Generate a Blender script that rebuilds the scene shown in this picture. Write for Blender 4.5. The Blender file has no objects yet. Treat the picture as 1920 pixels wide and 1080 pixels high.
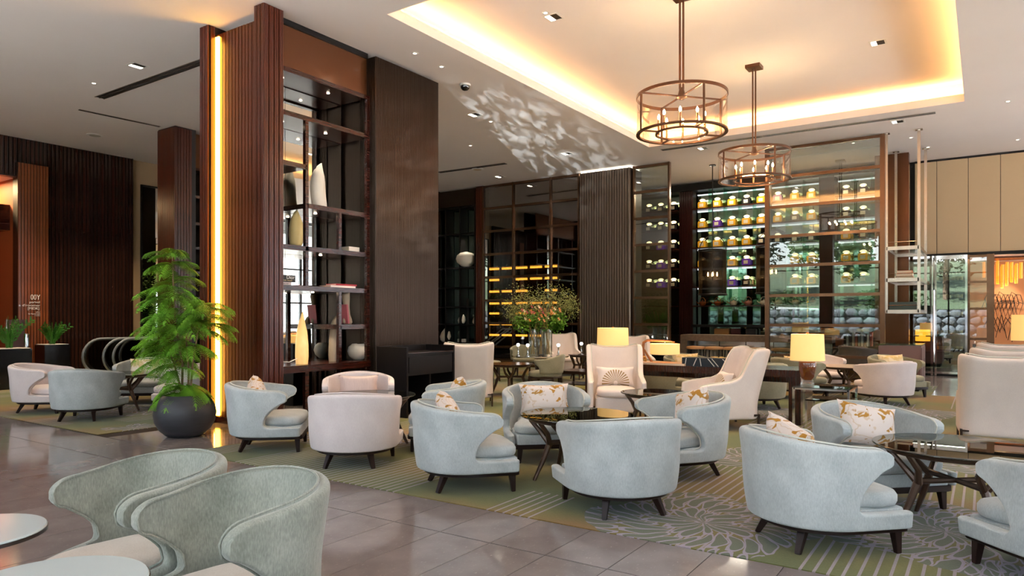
import bpy, bmesh, math, random
from mathutils import Vector, Matrix
random.seed(7)
sc = bpy.context.scene
COL = sc.collection
PI = math.pi

# ---------------------------------------------------------------- camera
FPX = 1312.0; CX = 960.0; CY = 595.0; EYE = 1.5
YAW = math.radians(34.03)
cam = bpy.data.objects.new('camera', bpy.data.cameras.new('camera'))
COL.objects.link(cam)
cam.location = (0, 0, EYE)
cam.rotation_euler = (PI / 2, 0, YAW - PI / 2)
cam.data.sensor_width = 36.0
cam.data.lens = FPX / 1920.0 * 36.0
cam.data.shift_y = (CY - 540.0) / 1920.0
cam.data.clip_end = 300
sc.camera = cam

# ---------------------------------------------------------------- view
sc.view_settings.view_transform = 'Standard'
sc.view_settings.look = 'None'
sc.view_settings.gamma = 1.0
sc.view_settings.use_curve_mapping = False
sc.view_settings.exposure = 1.5
sc.cycles.use_denoising = True
sc.cycles.max_bounces = 9
sc.cycles.diffuse_bounces = 4
sc.cycles.glossy_bounces = 5
sc.cycles.transmission_bounces = 6
sc.cycles.transparent_max_bounces = 24
sc.cycles.caustics_reflective = False
sc.cycles.caustics_refractive = False
sc.cycles.sample_clamp_indirect = 4.0

# ---------------------------------------------------------------- colour helper
def C(r, g, b, a=1.0):
    def l(c):
        c = c / 255.0
        return c / 12.92 if c <= 0.04045 else ((c + 0.055) / 1.055) ** 2.4
    return (l(r), l(g), l(b), a)

# ---------------------------------------------------------------- world (sky)
world = bpy.data.worlds.new('sky'); sc.world = world
world.use_nodes = True
wt = world.node_tree; wt.nodes.clear()
wo = wt.nodes.new('ShaderNodeOutputWorld')
bg = wt.nodes.new('ShaderNodeBackground')
sky = wt.nodes.new('ShaderNodeTexSky')
sky.sky_type = 'NISHITA'; sky.sun_disc = False
sky.sun_elevation = math.radians(42); sky.sun_rotation = math.radians(60)
sky.air_density = 1.2; sky.dust_density = 2.0
mixw = wt.nodes.new('ShaderNodeMixRGB'); mixw.blend_type = 'MIX'
nz = wt.nodes.new('ShaderNodeTexNoise'); nz.inputs['Scale'].default_value = 2.3; nz.inputs['Detail'].default_value = 6
rmp = wt.nodes.new('ShaderNodeValToRGB'); rmp.color_ramp.elements[0].position = .42; rmp.color_ramp.elements[1].position = .62
tcw = wt.nodes.new('ShaderNodeTexCoord')
wt.links.new(tcw.outputs['Generated'], nz.inputs['Vector'])
wt.links.new(nz.outputs['Fac'], rmp.inputs['Fac'])
wt.links.new(rmp.outputs['Color'], mixw.inputs['Fac'])
wt.links.new(sky.outputs['Color'], mixw.inputs['Color1'])
mixw.inputs['Color2'].default_value = (5.6, 5.8, 6.2, 1)       # sunlit cloud
wt.links.new(mixw.outputs['Color'], bg.inputs['Color'])
SKY_STRENGTH = 0.33
bg.inputs['Strength'].default_value = SKY_STRENGTH
wt.links.new(bg.outputs['Background'], wo.inputs['Surface'])

# ---------------------------------------------------------------- lamps
def area(name, loc, rot, sx, sy, power, color, spread=PI):
    d = bpy.data.lights.new(name, 'AREA'); d.shape = 'RECTANGLE'; d.size = sx; d.size_y = sy
    d.energy = power; d.color = color[:3]; d.spread = spread
    o = bpy.data.objects.new(name, d); o.location = loc; o.rotation_euler = rot
    COL.objects.link(o); return o
def point(name, loc, power, color, r=.05):
    d = bpy.data.lights.new(name, 'POINT'); d.energy = power; d.color = color[:3]; d.shadow_soft_size = r
    o = bpy.data.objects.new(name, d); o.location = loc; COL.objects.link(o); return o
def spot(name, loc, aim, power, color, ang=60, blend=.7, r=.04):
    d = bpy.data.lights.new(name, 'SPOT'); d.energy = power; d.color = color[:3]
    d.spot_size = math.radians(ang); d.spot_blend = blend; d.shadow_soft_size = r
    o = bpy.data.objects.new(name, d); o.location = loc
    o.rotation_euler = (Vector(aim) - Vector(loc)).to_track_quat('-Z', 'Y').to_euler()
    COL.objects.link(o); return o
WARM = (1.0, .66, .33); AMBER = (1.0, .52, .17); NEUT = (1.0, .86, .68); DAY = (.93, .97, 1.0)
# daylight through the two glass fronts (sky portals, they only guide the sampling)
CEIL = 5.66
WX = -2.3          # glass front behind the camera
SY = -6.6          # glass front on the south side
def portal(name, loc, rot, sx, sy):
    o = area(name, loc, rot, sx, sy, 1, (1, 1, 1)); o.data.cycles.is_portal = True
portal('west_window_portal', (WX - .1, 4.5, 2.8), (0, -PI / 2, 0), 5.6, 21)
portal('south_window_portal', (9.5, SY - .1, 2.8), (PI / 2, 0, 0), 23, 5.6)
sun = bpy.data.objects.new('sun', bpy.data.lights.new('sun', 'SUN')); COL.objects.link(sun)
sun.data.energy = 36.0; sun.data.angle = math.radians(.6); sun.data.color = (1, .97, .96)
sun.rotation_euler = Vector((-.28, -.55, -1)).to_track_quat('-Z', 'Y').to_euler()
# added spot with a noise pattern, standing in for sunlight rippling on the ceiling
ripple_spot = spot('ceiling_ripple_spot', (-6.5, 1.9, .15), (16.8, 9.9, CEIL), 20000, (.86, .93, 1.0), 12, 1.0, .02)
gd = ripple_spot.data; gd.use_nodes = True; gt = gd.node_tree; ge = gt.nodes['Emission']
gtc = gt.nodes.new('ShaderNodeTexCoord'); gmp = gt.nodes.new('ShaderNodeMapping'); gmp.inputs['Scale'].default_value = (110, 110, 330)
gno = gt.nodes.new('ShaderNodeTexNoise'); gno.inputs['Scale'].default_value = 1.0; gno.inputs['Detail'].default_value = 8; gno.inputs['Distortion'].default_value = .8
grp = gt.nodes.new('ShaderNodeValToRGB'); grp.color_ramp.elements[0].position = .47; grp.color_ramp.elements[1].position = .66
gt.links.new(gtc.outputs['Normal'], gmp.inputs['Vector']); gt.links.new(gmp.outputs['Vector'], gno.inputs['Vector']); gt.links.new(gno.outputs['Fac'], grp.inputs['Fac']); gt.links.new(grp.outputs['Color'], ge.inputs['Strength'])
# cove strips: lamps lying on the ledge inside the ceiling recess
CV = (7.0, 16.05, .32, 6.8)                     # x0 x1 y0 y1 of the opening
cx0, cx1, cy0, cy1 = CV
P_COVE = 34
area('cove_strip', ((cx0 + cx1) / 2, cy1 + .22, 5.86), (PI + .35, 0, 0), 9.3, .06, P_COVE, AMBER)
area('cove_strip', ((cx0 + cx1) / 2, cy0 - .22, 5.86), (PI - .35, 0, 0), 9.3, .06, P_COVE, AMBER)
area('cove_strip', (cx1 + .22, (cy0 + cy1) / 2, 5.86), (PI, .35, 0), .06, 6.7, P_COVE * .72, AMBER)
area('cove_strip', (cx0 - .22, (cy0 + cy1) / 2, 5.86), (PI, -.35, 0), .06, 6.7, P_COVE * .72, AMBER)

# ---------------------------------------------------------------- pixel helpers (metres from a pixel of the 1920x1080 frame)
VX, VY = math.cos(YAW), math.sin(YAW); RX, RY = math.sin(YAW), -math.cos(YAW)
def at(u, v, z=0.0):
    d = FPX * (EYE - z) / (v - CY); r = (u - CX) / FPX * d
    return (d * VX + r * RX, d * VY + r * RY)
def on_x(u, x):                 # y and pixel scale of the upright plane x = const under column u
    k = (u - CX) / FPX; rx = VX + k * RX; ry = VY + k * RY; d = x / rx
    return ry * d, d
def on_y(u, y):
    k = (u - CX) / FPX; rx = VX + k * RX; ry = VY + k * RY; d = y / ry
    return rx * d, d
def zof(v, d): return EYE - (v - CY) / FPX * d

# ---------------------------------------------------------------- materials
MATS = {}
def mat(name, col, rough=.5, metal=0.0, spec=.5, coat=0.0, coat_rough=.1, sheen=0.0, noise=None, bump=None,
        emit=None, emit_s=0.0, stretch=(1, 1, 1), trans=0.0, ior=1.45, aniso=0.0, alpha=None, wave=None, rnd=None):
    """principled material; noise=(scale, other colour, contrast), bump=(scale, strength)"""
    m = bpy.data.materials.new(name); m.use_nodes = True; t = m.node_tree; n = t.nodes; b = n['Principled BSDF']
    b.inputs['Base Color'].default_value = col; b.inputs['Roughness'].default_value = rough
    b.inputs['Metallic'].default_value = metal; b.inputs['Specular IOR Level'].default_value = spec
    b.inputs['Coat Weight'].default_value = coat; b.inputs['Coat Roughness'].default_value = coat_rough
    b.inputs['Sheen Weight'].default_value = sheen; b.inputs['Sheen Roughness'].default_value = .4
    b.inputs['Transmission Weight'].default_value = trans; b.inputs['IOR'].default_value = ior
    b.inputs['Anisotropic'].default_value = aniso
    if alpha is not None: b.inputs['Alpha'].default_value = alpha
    if emit: b.inputs['Emission Color'].default_value = emit; b.inputs['Emission Strength'].default_value = emit_s
    tc = n.new('ShaderNodeTexCoord'); mp = n.new('ShaderNodeMapping'); mp.inputs['Scale'].default_value = stretch
    t.links.new(tc.outputs['Object'], mp.inputs['Vector'])
    src = None
    if noise:
        nt = n.new('ShaderNodeTexNoise'); nt.inputs['Scale'].default_value = noise[0]; nt.inputs['Detail'].default_value = 5
        t.links.new(mp.outputs['Vector'], nt.inputs['Vector'])
        cr = n.new('ShaderNodeValToRGB'); k = noise[2] if len(noise) > 2 else .25
        cr.color_ramp.elements[0].position = .5 - k; cr.color_ramp.elements[1].position = .5 + k
        cr.color_ramp.elements[0].color = col; cr.color_ramp.elements[1].color = noise[1]
        t.links.new(nt.outputs['Fac'], cr.inputs['Fac']); src = cr.outputs['Color']
    if rnd:
        oi = n.new('ShaderNodeObjectInfo'); mx = n.new('ShaderNodeMixRGB'); mx.blend_type = 'MULTIPLY'
        mr = n.new('ShaderNodeMapRange'); mr.inputs['To Min'].default_value = 1 - rnd; mr.inputs['To Max'].default_value = 1 + rnd
        t.links.new(oi.outputs['Random'], mr.inputs['Value']); mx.inputs['Fac'].default_value = 1
        if src: t.links.new(src, mx.inputs['Color1'])
        else: mx.inputs['Color1'].default_value = col
        t.links.new(mr.outputs['Result'], mx.inputs['Color2']); src = mx.outputs['Color']
    if src: t.links.new(src, b.inputs['Base Color'])
    if bump:
        nb = n.new('ShaderNodeTexNoise'); nb.inputs['Scale'].default_value = bump[0]; nb.inputs['Detail'].default_value = 3
        t.links.new(mp.outputs['Vector'], nb.inputs['Vector'])
        bp = n.new('ShaderNodeBump'); bp.inputs['Strength'].default_value = bump[1]; bp.inputs['Distance'].default_value = .01
        t.links.new(nb.outputs['Fac'], bp.inputs['Height']); t.links.new(bp.outputs['Normal'], b.inputs['Normal'])
    MATS[name] = m; return m
def glass(name, tint, refl, rough=0.0, tcol=None):
    """thin architectural glass: part see-through, part mirror (stronger at grazing angles)"""
    m = bpy.data.materials.new(name); m.use_nodes = True; t = m.node_tree; n = t.nodes; n.clear()
    o = n.new('ShaderNodeOutputMaterial'); mx = n.new('ShaderNodeMixShader')
    tr = n.new('ShaderNodeBsdfTransparent'); tr.inputs['Color'].default_value = tint
    gl = n.new('ShaderNodeBsdfGlossy'); gl.inputs['Roughness'].default_value = rough
    gl.inputs['Color'].default_value = tcol or (1, 1, 1, 1)
    lw = n.new('ShaderNodeLayerWeight'); lw.inputs['Blend'].default_value = .25
    mr = n.new('ShaderNodeMapRange'); mr.inputs['To Min'].default_value = refl; mr.inputs['To Max'].default_value = min(1, refl + .55)
    t.links.new(lw.outputs['Fresnel'], mr.inputs['Value']); t.links.new(mr.outputs['Result'], mx.inputs['Fac'])
    t.links.new(tr.outputs['BSDF'], mx.inputs[1]); t.links.new(gl.outputs['BSDF'], mx.inputs[2])
    t.links.new(mx.outputs['Shader'], o.inputs['Surface']); MATS[name] = m; return m
def emis(name, col, s):
    return mat(name, (0, 0, 0, 1), rough=.6, spec=0, emit=col, emit_s=s)

m_ceil = mat('ceiling_paint', C(240, 231, 225), rough=.85, noise=(.6, C(234, 225, 219)), spec=.2)
m_cream = mat('cream_wall_panel', C(200, 172, 136), rough=.7, spec=.25)
m_redwood = mat('red_brown_slat_wood', C(92, 36, 15), rough=.34, coat=.25, coat_rough=.2, noise=(9, C(54, 20, 8), .3), stretch=(6, 6, .35), rnd=.16)
m_darkslat = mat('dark_lacquer_slat', C(62, 36, 28), rough=.22, coat=.5, coat_rough=.12, noise=(5, C(40, 22, 18), .3), stretch=(5, 5, .4), rnd=.22)
m_copper = mat('copper_brown_slat', C(150, 82, 46), rough=.28, coat=.5, coat_rough=.15, noise=(5, C(96, 50, 30), .3), stretch=(5, 5, .4), rnd=.12)
m_groove = mat('groove_black', C(24, 14, 11), rough=.5)
m_bronze = mat('bronze_reeded_metal', C(70, 57, 49), rough=.33, metal=.85, noise=(30, C(54, 43, 37), .3), stretch=(8, 8, .1))
m_bronze_lit = mat('window_lit_bronze', C(150, 134, 120), rough=.30, metal=.9, noise=(30, C(124, 108, 96), .3), stretch=(8, 8, .1))  # lighter bronze copy, standing in for window light reflected in the far pier
m_bronze_panel = mat('bronze_panel', C(110, 66, 38), rough=.22, metal=.6, coat=.3)
m_frame = mat('bronze_screen_frame', C(112, 84, 64), rough=.26, metal=.9)
m_steel = mat('brushed_steel', C(190, 180, 170), rough=.25, metal=.95)
m_chrome = mat('chrome', C(225, 225, 225), rough=.06, metal=1)
m_mahog = mat('dark_red_lacquer_wood', C(66, 28, 18), rough=.25, coat=.15, coat_rough=.1, noise=(6, C(40, 17, 12), .3), stretch=(.5, 6, 6))
m_ebony = mat('ebony_wood', C(24, 19, 20), rough=.40, spec=.3, noise=(8, C(16, 13, 14), .3), stretch=(6, 6, .4))
m_walnut = mat('walnut_leg_wood', C(58, 38, 28), rough=.28, coat=.2, noise=(9, C(42, 27, 20), .3))
m_legw = mat('dark_chair_wood', C(46, 27, 21), rough=.38, spec=.35, noise=(9, C(34, 20, 15), .3))
m_tleg = mat('brown_bronze_leg', C(98, 74, 58), rough=.30, metal=.35, coat=.2, noise=(9, C(78, 58, 46), .3))
m_mirror = mat('mirror_glass', C(222, 222, 214), rough=.01, metal=1)
m_mirror_dk = mat('green_mirror_glass', C(150, 172, 160), rough=.02, metal=1)
m_pane = glass('clear_screen_glass', (.80, .84, .80, 1), .10)
m_pane_dk = glass('smoked_screen_glass', (.56, .50, .45, 1), .22)
m_window = glass('window_glass', (.96, .98, .97, 1), .02)
m_gglass = glass('green_edge_glass', (.45, .72, .60, 1), .12)
m_tabletop = glass('smoked_table_glass', (.20, .22, .20, 1), .16, tcol=(.95, .97, .95, 1))
m_clear = glass('clear_glass', (.93, .94, .93, 1), .06)
m_black = mat('black_metal', C(22, 21, 22), rough=.4, metal=.3)
m_white = mat('white_satin', C(226, 222, 214), rough=.5)

def velvet(name, a, b, sheen=.35, rough=.85):
    """pile fabric: fine woven grain, a few broad brushed patches"""
    m = mat(name, a, rough=rough, sheen=sheen, spec=.2, bump=(260, .25), stretch=(1, 1, .45))
    t = m.node_tree; n = t.nodes; bs = n['Principled BSDF']
    tc = n.new('ShaderNodeTexCoord'); n1 = n.new('ShaderNodeTexNoise'); n1.inputs['Scale'].default_value = 5; n1.inputs['Detail'].default_value = 3
    n2 = n.new('ShaderNodeTexNoise'); n2.inputs['Scale'].default_value = 150; n2.inputs['Detail'].default_value = 2
    mp = n.new('ShaderNodeMapping'); mp.inputs['Scale'].default_value = (1, 1, .3)
    t.links.new(tc.outputs['Object'], n1.inputs['Vector']); t.links.new(tc.outputs['Object'], mp.inputs['Vector']); t.links.new(mp.outputs['Vector'], n2.inputs['Vector'])
    mx = n.new('ShaderNodeMixRGB'); mx.inputs['Color1'].default_value = a; mx.inputs['Color2'].default_value = b
    ad = n.new('ShaderNodeMath'); ad.operation = 'ADD'; s1 = n.new('ShaderNodeMath'); s1.operation = 'MULTIPLY'; s1.inputs[1].default_value = .55
    s2 = n.new('ShaderNodeMath'); s2.operation = 'MULTIPLY'; s2.inputs[1].default_value = .45
    t.links.new(n1.outputs['Fac'], s1.inputs[0]); t.links.new(n2.outputs['Fac'], s2.inputs[0]); t.links.new(s1.outputs[0], ad.inputs[0]); t.links.new(s2.outputs[0], ad.inputs[1])
    mr = n.new('ShaderNodeMapRange'); mr.inputs['From Min'].default_value = .35; mr.inputs['From Max'].default_value = .65
    t.links.new(ad.outputs[0], mr.inputs['Value']); t.links.new(mr.outputs['Result'], mx.inputs['Fac']); t.links.new(mx.outputs['Color'], bs.inputs['Base Color'])
    return m
m_blue = velvet('blue_grey_velvet', C(171, 178, 179), C(199, 205, 205))
m_pink = velvet('pale_blush_velvet', C(222, 209, 208), C(233, 222, 220), sheen=.25)
m_sage = velvet('sage_velvet', C(130, 136, 126), C(172, 175, 164), sheen=.5)
m_seatcream = velvet('cream_seat_velvet', C(205, 192, 178), C(222, 210, 198), sheen=.3)
m_olive = velvet('olive_grey_velvet', C(136, 134, 112), C(158, 154, 132), sheen=.25)
m_wing = velvet('ivory_wool', C(222, 208, 202), C(230, 217, 210), sheen=.15)
m_piping = mat('pale_piping', C(205, 205, 195), rough=.8)

# ---------------------------------------------------------------- mesh builder
class MB:
    def __init__(s): s.v = []; s.f = []; s.mi = []; s.cur = 0
    def add(s, vs, fs):
        o = len(s.v); s.v += [tuple(p) for p in vs]; s.f += [tuple(i + o for i in f) for f in fs]; s.mi += [s.cur] * len(fs); return s
    def box(s, x0, y0, z0, x1, y1, z1):
        vs = [(x0, y0, z0), (x1, y0, z0), (x1, y1, z0), (x0, y1, z0), (x0, y0, z1), (x1, y0, z1), (x1, y1, z1), (x0, y1, z1)]
        return s.add(vs, [(0, 3, 2, 1), (4, 5, 6, 7), (0, 1, 5, 4), (1, 2, 6, 5), (2, 3, 7, 6), (3, 0, 4, 7)])
    def obox(s, c, size, rz=0.0, M=None):
        hx, hy, hz = size[0] / 2, size[1] / 2, size[2] / 2
        M = M or Matrix.Rotation(rz, 3, 'Z'); b = MB().box(-hx, -hy, -hz, hx, hy, hz)
        return s.add([Vector(c) + M @ Vector(p) for p in b.v], b.f)
    def tube(s, pts, rad, n=8, cap=True, closed=False):
        pts = [Vector(p) for p in pts]; k = len(pts)
        if not hasattr(rad, '__len__'): rad = [rad] * k
        rings = []; up = None
        for i, p in enumerate(pts):
            if closed: t = pts[(i + 1) % k] - pts[i - 1]
            else: t = pts[min(i + 1, k - 1)] - pts[max(i - 1, 0)]
            t = t.normalized() if t.length > 1e-9 else Vector((0, 0, 1))
            if up is None:
                up = Vector((0, 0, 1)) if abs(t.z) < .9 else Vector((1, 0, 0))
            a = t.cross(up)
            if a.length < 1e-5: a = t.orthogonal()
            a.normalize(); b = a.cross(t).normalized(); up = b
            rings.append([p + (a * math.cos(2 * PI * j / n) + b * math.sin(2 * PI * j / n)) * rad[i] for j in range(n)])
        vs = [q for r in rings for q in r]; fs = []
        for i in range(k if closed else k - 1):
            i2 = (i + 1) % k
            for j in range(n):
                j2 = (j + 1) % n; fs.append((i * n + j, i * n + j2, i2 * n + j2, i2 * n + j))
        if cap and not closed:
            fs.append(tuple(range(n - 1, -1, -1))); fs.append(tuple((k - 1) * n + j for j in range(n)))
        return s.add(vs, [f[::-1] for f in fs])
    def bar(s, p0, p1, w, h=None, w1=None, h1=None):
        """straight tapered bar of rectangular section"""
        h = h or w; w1 = w1 or w; h1 = h1 or h
        p0, p1 = Vector(p0), Vector(p1); t = (p1 - p0).normalized()
        up = Vector((0, 0, 1)) if abs(t.z) < .95 else Vector((0, 1, 0))
        a = t.cross(up).normalized(); b = a.cross(t)
        vs = []
        for p, ww, hh in ((p0, w, h), (p1, w1, h1)):
            for sa, sb in ((-1, -1), (1, -1), (1, 1), (-1, 1)): vs.append(p + a * sa * ww / 2 + b * sb * hh / 2)
        return s.add(vs, [(0, 1, 2, 3), (7, 6, 5, 4), (0, 4, 5, 1), (1, 5, 6, 2), (2, 6, 7, 3), (3, 7, 4, 0)])
    def lathe(s, prof, n=24, c=(0, 0, 0)):
        vs = []; fs = []; k = len(prof)
        for r, z in prof:
            for j in range(n): vs.append((c[0] + r * math.cos(2 * PI * j / n), c[1] + r * math.sin(2 * PI * j / n), c[2] + z))
        for i in range(k - 1):
            for j in range(n):
                j2 = (j + 1) % n; fs.append((i * n + j, i * n + j2, (i + 1) * n + j2, (i + 1) * n + j))
        if prof[0][0] > 1e-4: fs.append(tuple(range(n - 1, -1, -1)))
        if prof[-1][0] > 1e-4: fs.append(tuple((k - 1) * n + j for j in range(n)))
        return s.add(vs, fs)
    def prism(s, poly, z0, z1):
        n = len(poly); vs = [(x, y, z0) for x, y in poly] + [(x, y, z1) for x, y in poly]
        return s.add(vs, [tuple(range(n - 1, -1, -1)), tuple(range(n, 2 * n))] + [(i, (i + 1) % n, n + (i + 1) % n, n + i) for i in range(n)])
    def layers(s, poly, prof, c=(0, 0)):
        """stack of scaled outlines: prof=[(scale,z)...] closed with fans"""
        n = len(poly); vs = []; fs = []
        for k, z in prof: vs += [(c[0] + (x - c[0]) * k, c[1] + (y - c[1]) * k, z) for x, y in poly]
        for i in range(len(prof) - 1):
            for j in range(n): fs.append((i * n + j, i * n + (j + 1) % n, (i + 1) * n + (j + 1) % n, (i + 1) * n + j))
        fs.append(tuple(range(n - 1, -1, -1))); fs.append(tuple((len(prof) - 1) * n + j for j in range(n)))
        return s.add(vs, fs)
    def xf(s, M):
        s.v = [tuple(M @ Vector(p)) for p in s.v]; return s
    def mesh(s, name, mats, angle=38):
        me = bpy.data.meshes.new(name); me.from_pydata(s.v, [], s.f)
        for m in (mats if isinstance(mats, (list, tuple)) else [mats]): me.materials.append(m)
        if any(s.mi): me.polygons.foreach_set('material_index', s.mi)
        me.polygons.foreach_set('use_smooth', [True] * len(me.polygons))
        me.validate(); me.update()
        if angle < 180: me.set_sharp_from_angle(angle=math.radians(angle))
        return me
    def build(s, name, mats, parent=None, angle=38, bevel=0, loc=None, rz=None, rec=True):
        if rec:
            bm = bmesh.new(); me0 = s.mesh(name, mats, 180); bm.from_mesh(me0)
            bmesh.ops.recalc_face_normals(bm, faces=bm.faces[:])
            if bevel: bmesh.ops.bevel(bm, geom=[e for e in bm.edges if len(e.link_faces) == 2 and e.calc_face_angle(0) > .6], offset=bevel, segments=2, affect='EDGES', clamp_overlap=True)
            bm.to_mesh(me0); bm.free(); me0.polygons.foreach_set('use_smooth', [True] * len(me0.polygons))
            me0.set_sharp_from_angle(angle=math.radians(angle)); me = me0
        else: me = s.mesh(name, mats, angle)
        return put(name, me, parent, loc, rz)
def put(name, me, parent=None, loc=None, rz=None):
    o = bpy.data.objects.new(name, me); COL.objects.link(o)
    if parent: o.parent = parent
    if loc is not None: o.location = loc
    if rz is not None: o.rotation_euler = (0, 0, rz)
    return o
def tag(o, label=None, cat=None, group=None, kind=None):
    if label: o['label'] = label
    if cat: o['category'] = cat
    if group: o['group'] = group
    if kind: o['kind'] = kind
    return o
def thing(name, label, cat, loc=(0, 0, 0), rz=0.0, group=None):
    o = bpy.data.objects.new(name, None); COL.objects.link(o); o.location = loc; o.rotation_euler = (0, 0, rz)
    o.empty_display_size = .1
    return tag(o, label, cat, group)
def dup(root, loc, rz=0.0, label=None, group=None):
    def cp(o, par):
        c = o.copy(); COL.objects.link(c)
        if par: c.parent = par
        for ch in kids.get(o, []): cp(ch, c)
        return c
    kids = {}
    for o in root.children_recursive: kids.setdefault(o.parent, []).append(o)
    r = cp(root, None); r.location = loc; r.rotation_euler = (0, 0, rz)
    if label: r['label'] = label
    if group: r['group'] = group
    return r
def structure(o, label=None): o['kind'] = 'structure'; (label and tag(o, label)); return o
def group_empty(name, label=None):
    o = bpy.data.objects.new(name, None); COL.objects.link(o); o['kind'] = 'structure'
    if label: o['label'] = label
    return o
def bake(me, mods):
    """apply modifiers once so that copies share plain mesh data"""
    o = bpy.data.objects.new('bake', me); COL.objects.link(o)
    for k, kw in mods:
        md = o.modifiers.new(k, k)
        for a, b in kw.items(): setattr(md, a, b)
    dg = bpy.context.evaluated_depsgraph_get(); dg.update()
    m2 = bpy.data.meshes.new_from_object(o.evaluated_get(dg)); bpy.data.objects.remove(o)
    m2.polygons.foreach_set('use_smooth', [True] * len(m2.polygons)); return m2
# ================================================================ THE SETTING
XB = 21.5          # back wall
YL = 18.55         # left wall
# ---------------------------------------------------------------- ceiling with the lit recess
ceil = group_empty('ceiling', 'pale painted ceiling with a large warm lit rectangular recess')
b = MB(); zc0, zc1 = CEIL, CEIL + .15
x0, x1, y0, y1 = WX - .2, XB + .3, SY - .2, YL + .3
b.box(x0, y0, zc0, cx0, y1, zc1).box(cx1, y0, zc0, x1, y1, zc1).box(cx0, y0, zc0, cx1, cy0, zc1).box(cx0, cy1, zc0, cx1, y1, zc1)
b.build('ceiling_plane', m_ceil, ceil)
b = MB(); g = .42; zt = 6.12
b.box(cx0 - g, cy0 - g, zt, cx1 + g, cy1 + g, zt + .1)
b.box(cx0 - g - .1, cy0 - g, zc1, cx0 - g, cy1 + g, zt).box(cx1 + g, cy0 - g, zc1, cx1 + g + .1, cy1 + g, zt)
b.box(cx0 - g, cy0 - g - .1, zc1, cx1 + g, cy0 - g, zt).box(cx0 - g, cy1 + g, zc1, cx1 + g, cy1 + g + .1, zt)
b.build('recess_tray', m_ceil, ceil)

# ---------------------------------------------------------------- stone tile floor
m_tile = mat('polished_stone_tile', C(146, 137, 134), rough=.10, spec=.62, noise=(3.5, C(122, 113, 110), .3), rnd=.10)
t = m_tile.node_tree; n = t.nodes                                   # pale flecks in the stone
bs = n['Principled BSDF']; src = bs.inputs['Base Color'].links[0].from_socket
tc = n.new('ShaderNodeTexCoord'); mp = n.new('ShaderNodeMapping'); mp.inputs['Scale'].default_value = (30, 60, 30)
geo = n.new('ShaderNodeNewGeometry'); t.links.new(geo.outputs['Position'], mp.inputs['Vector'])
nn = n.new('ShaderNodeTexNoise'); nn.inputs['Scale'].default_value = 1; nn.inputs['Detail'].default_value = 4; t.links.new(mp.outputs['Vector'], nn.inputs['Vector'])
cr = n.new('ShaderNodeValToRGB'); cr.color_ramp.elements[0].position = .62; cr.color_ramp.elements[1].position = .78
cr.color_ramp.elements[0].color = (0, 0, 0, 1); cr.color_ramp.elements[1].color = (.6, .6, .6, 1)
mx = n.new('ShaderNodeMixRGB'); mx.inputs['Color2'].default_value = C(184, 174, 168)
t.links.new(nn.outputs['Fac'], cr.inputs['Fac']); t.links.new(cr.outputs['Color'], mx.inputs['Fac']); t.links.new(src, mx.inputs['Color1']); t.links.new(mx.outputs['Color'], bs.inputs['Base Color'])
m_grout = mat('dark_grout', C(46, 38, 36), rough=.6)
floor = structure(MB().box(WX - .2, SY - .2, -.2, 26.5, YL + .3, -.004).build('floor', m_grout))
TX, TY = 1.03, .432
tile_me = MB().box(-TX / 2 + .003, -TY / 2 + .003, -.012, TX / 2 - .003, TY / 2 - .003, 0).mesh('tile', m_tile)
ntile = 0
def in_view(x, y, mg=260):
    d = x * VX + y * VY; r = x * RX + y * RY
    if d < .8: return False
    u = CX + FPX * r / d; v = CY + FPX * EYE / d
    return -mg < u < 1920 + mg and v < 1080 + 1.2 * mg
def tile_at(x, y):
    global ntile
    put('tile', tile_me, floor, (x, y, 0)); ntile += 1
for i in range(1, 5):
    for j in range(-2, 34):
        x = 3.77 - TX * (i - .5); y = 1.0 + TY * (j + .5)
        if x - TX / 2 > .2 and in_view(x, y): tile_at(x, y)
edge_me = MB().box(-.31, -TY / 2 + .003, -.012, .31, TY / 2 - .003, 0).mesh('tile', m_tile)
for j in range(-2, 34):                                             # cut tiles beside the carpet
    y = 1.0 + TY * (j + .5)
    if in_view(4.09, y): put('tile', edge_me, floor, (4.09, y, 0)); ntile += 1
for i in range(5):                                                  # stone strip round the timber pillar
    for j in range(15, 19):
        x = 4.93 + TX * i; y = 1.0 + TY * (j + .5) - .13
        tile_at(x, y)
for i in range(5):                                                  # stone landing by the wine cabinet
    for j in range(-6, 1):
        tile_at(16.2 + TX * i, .85 + TY * (j + .5))
big = MB(); big.box(WX - .1, SY, -.012, .2, YL, -.0005).box(.2, SY, -.012, 4.4, -.1, -.0005).box(12.2, 13.2, -.012, 17.7, YL, -.0005).box(21.4, -6.4, -.012, 26, 2.2, -.0005)
big.build('tile_field', m_tile, floor)['kind'] = 'stuff'

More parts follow.
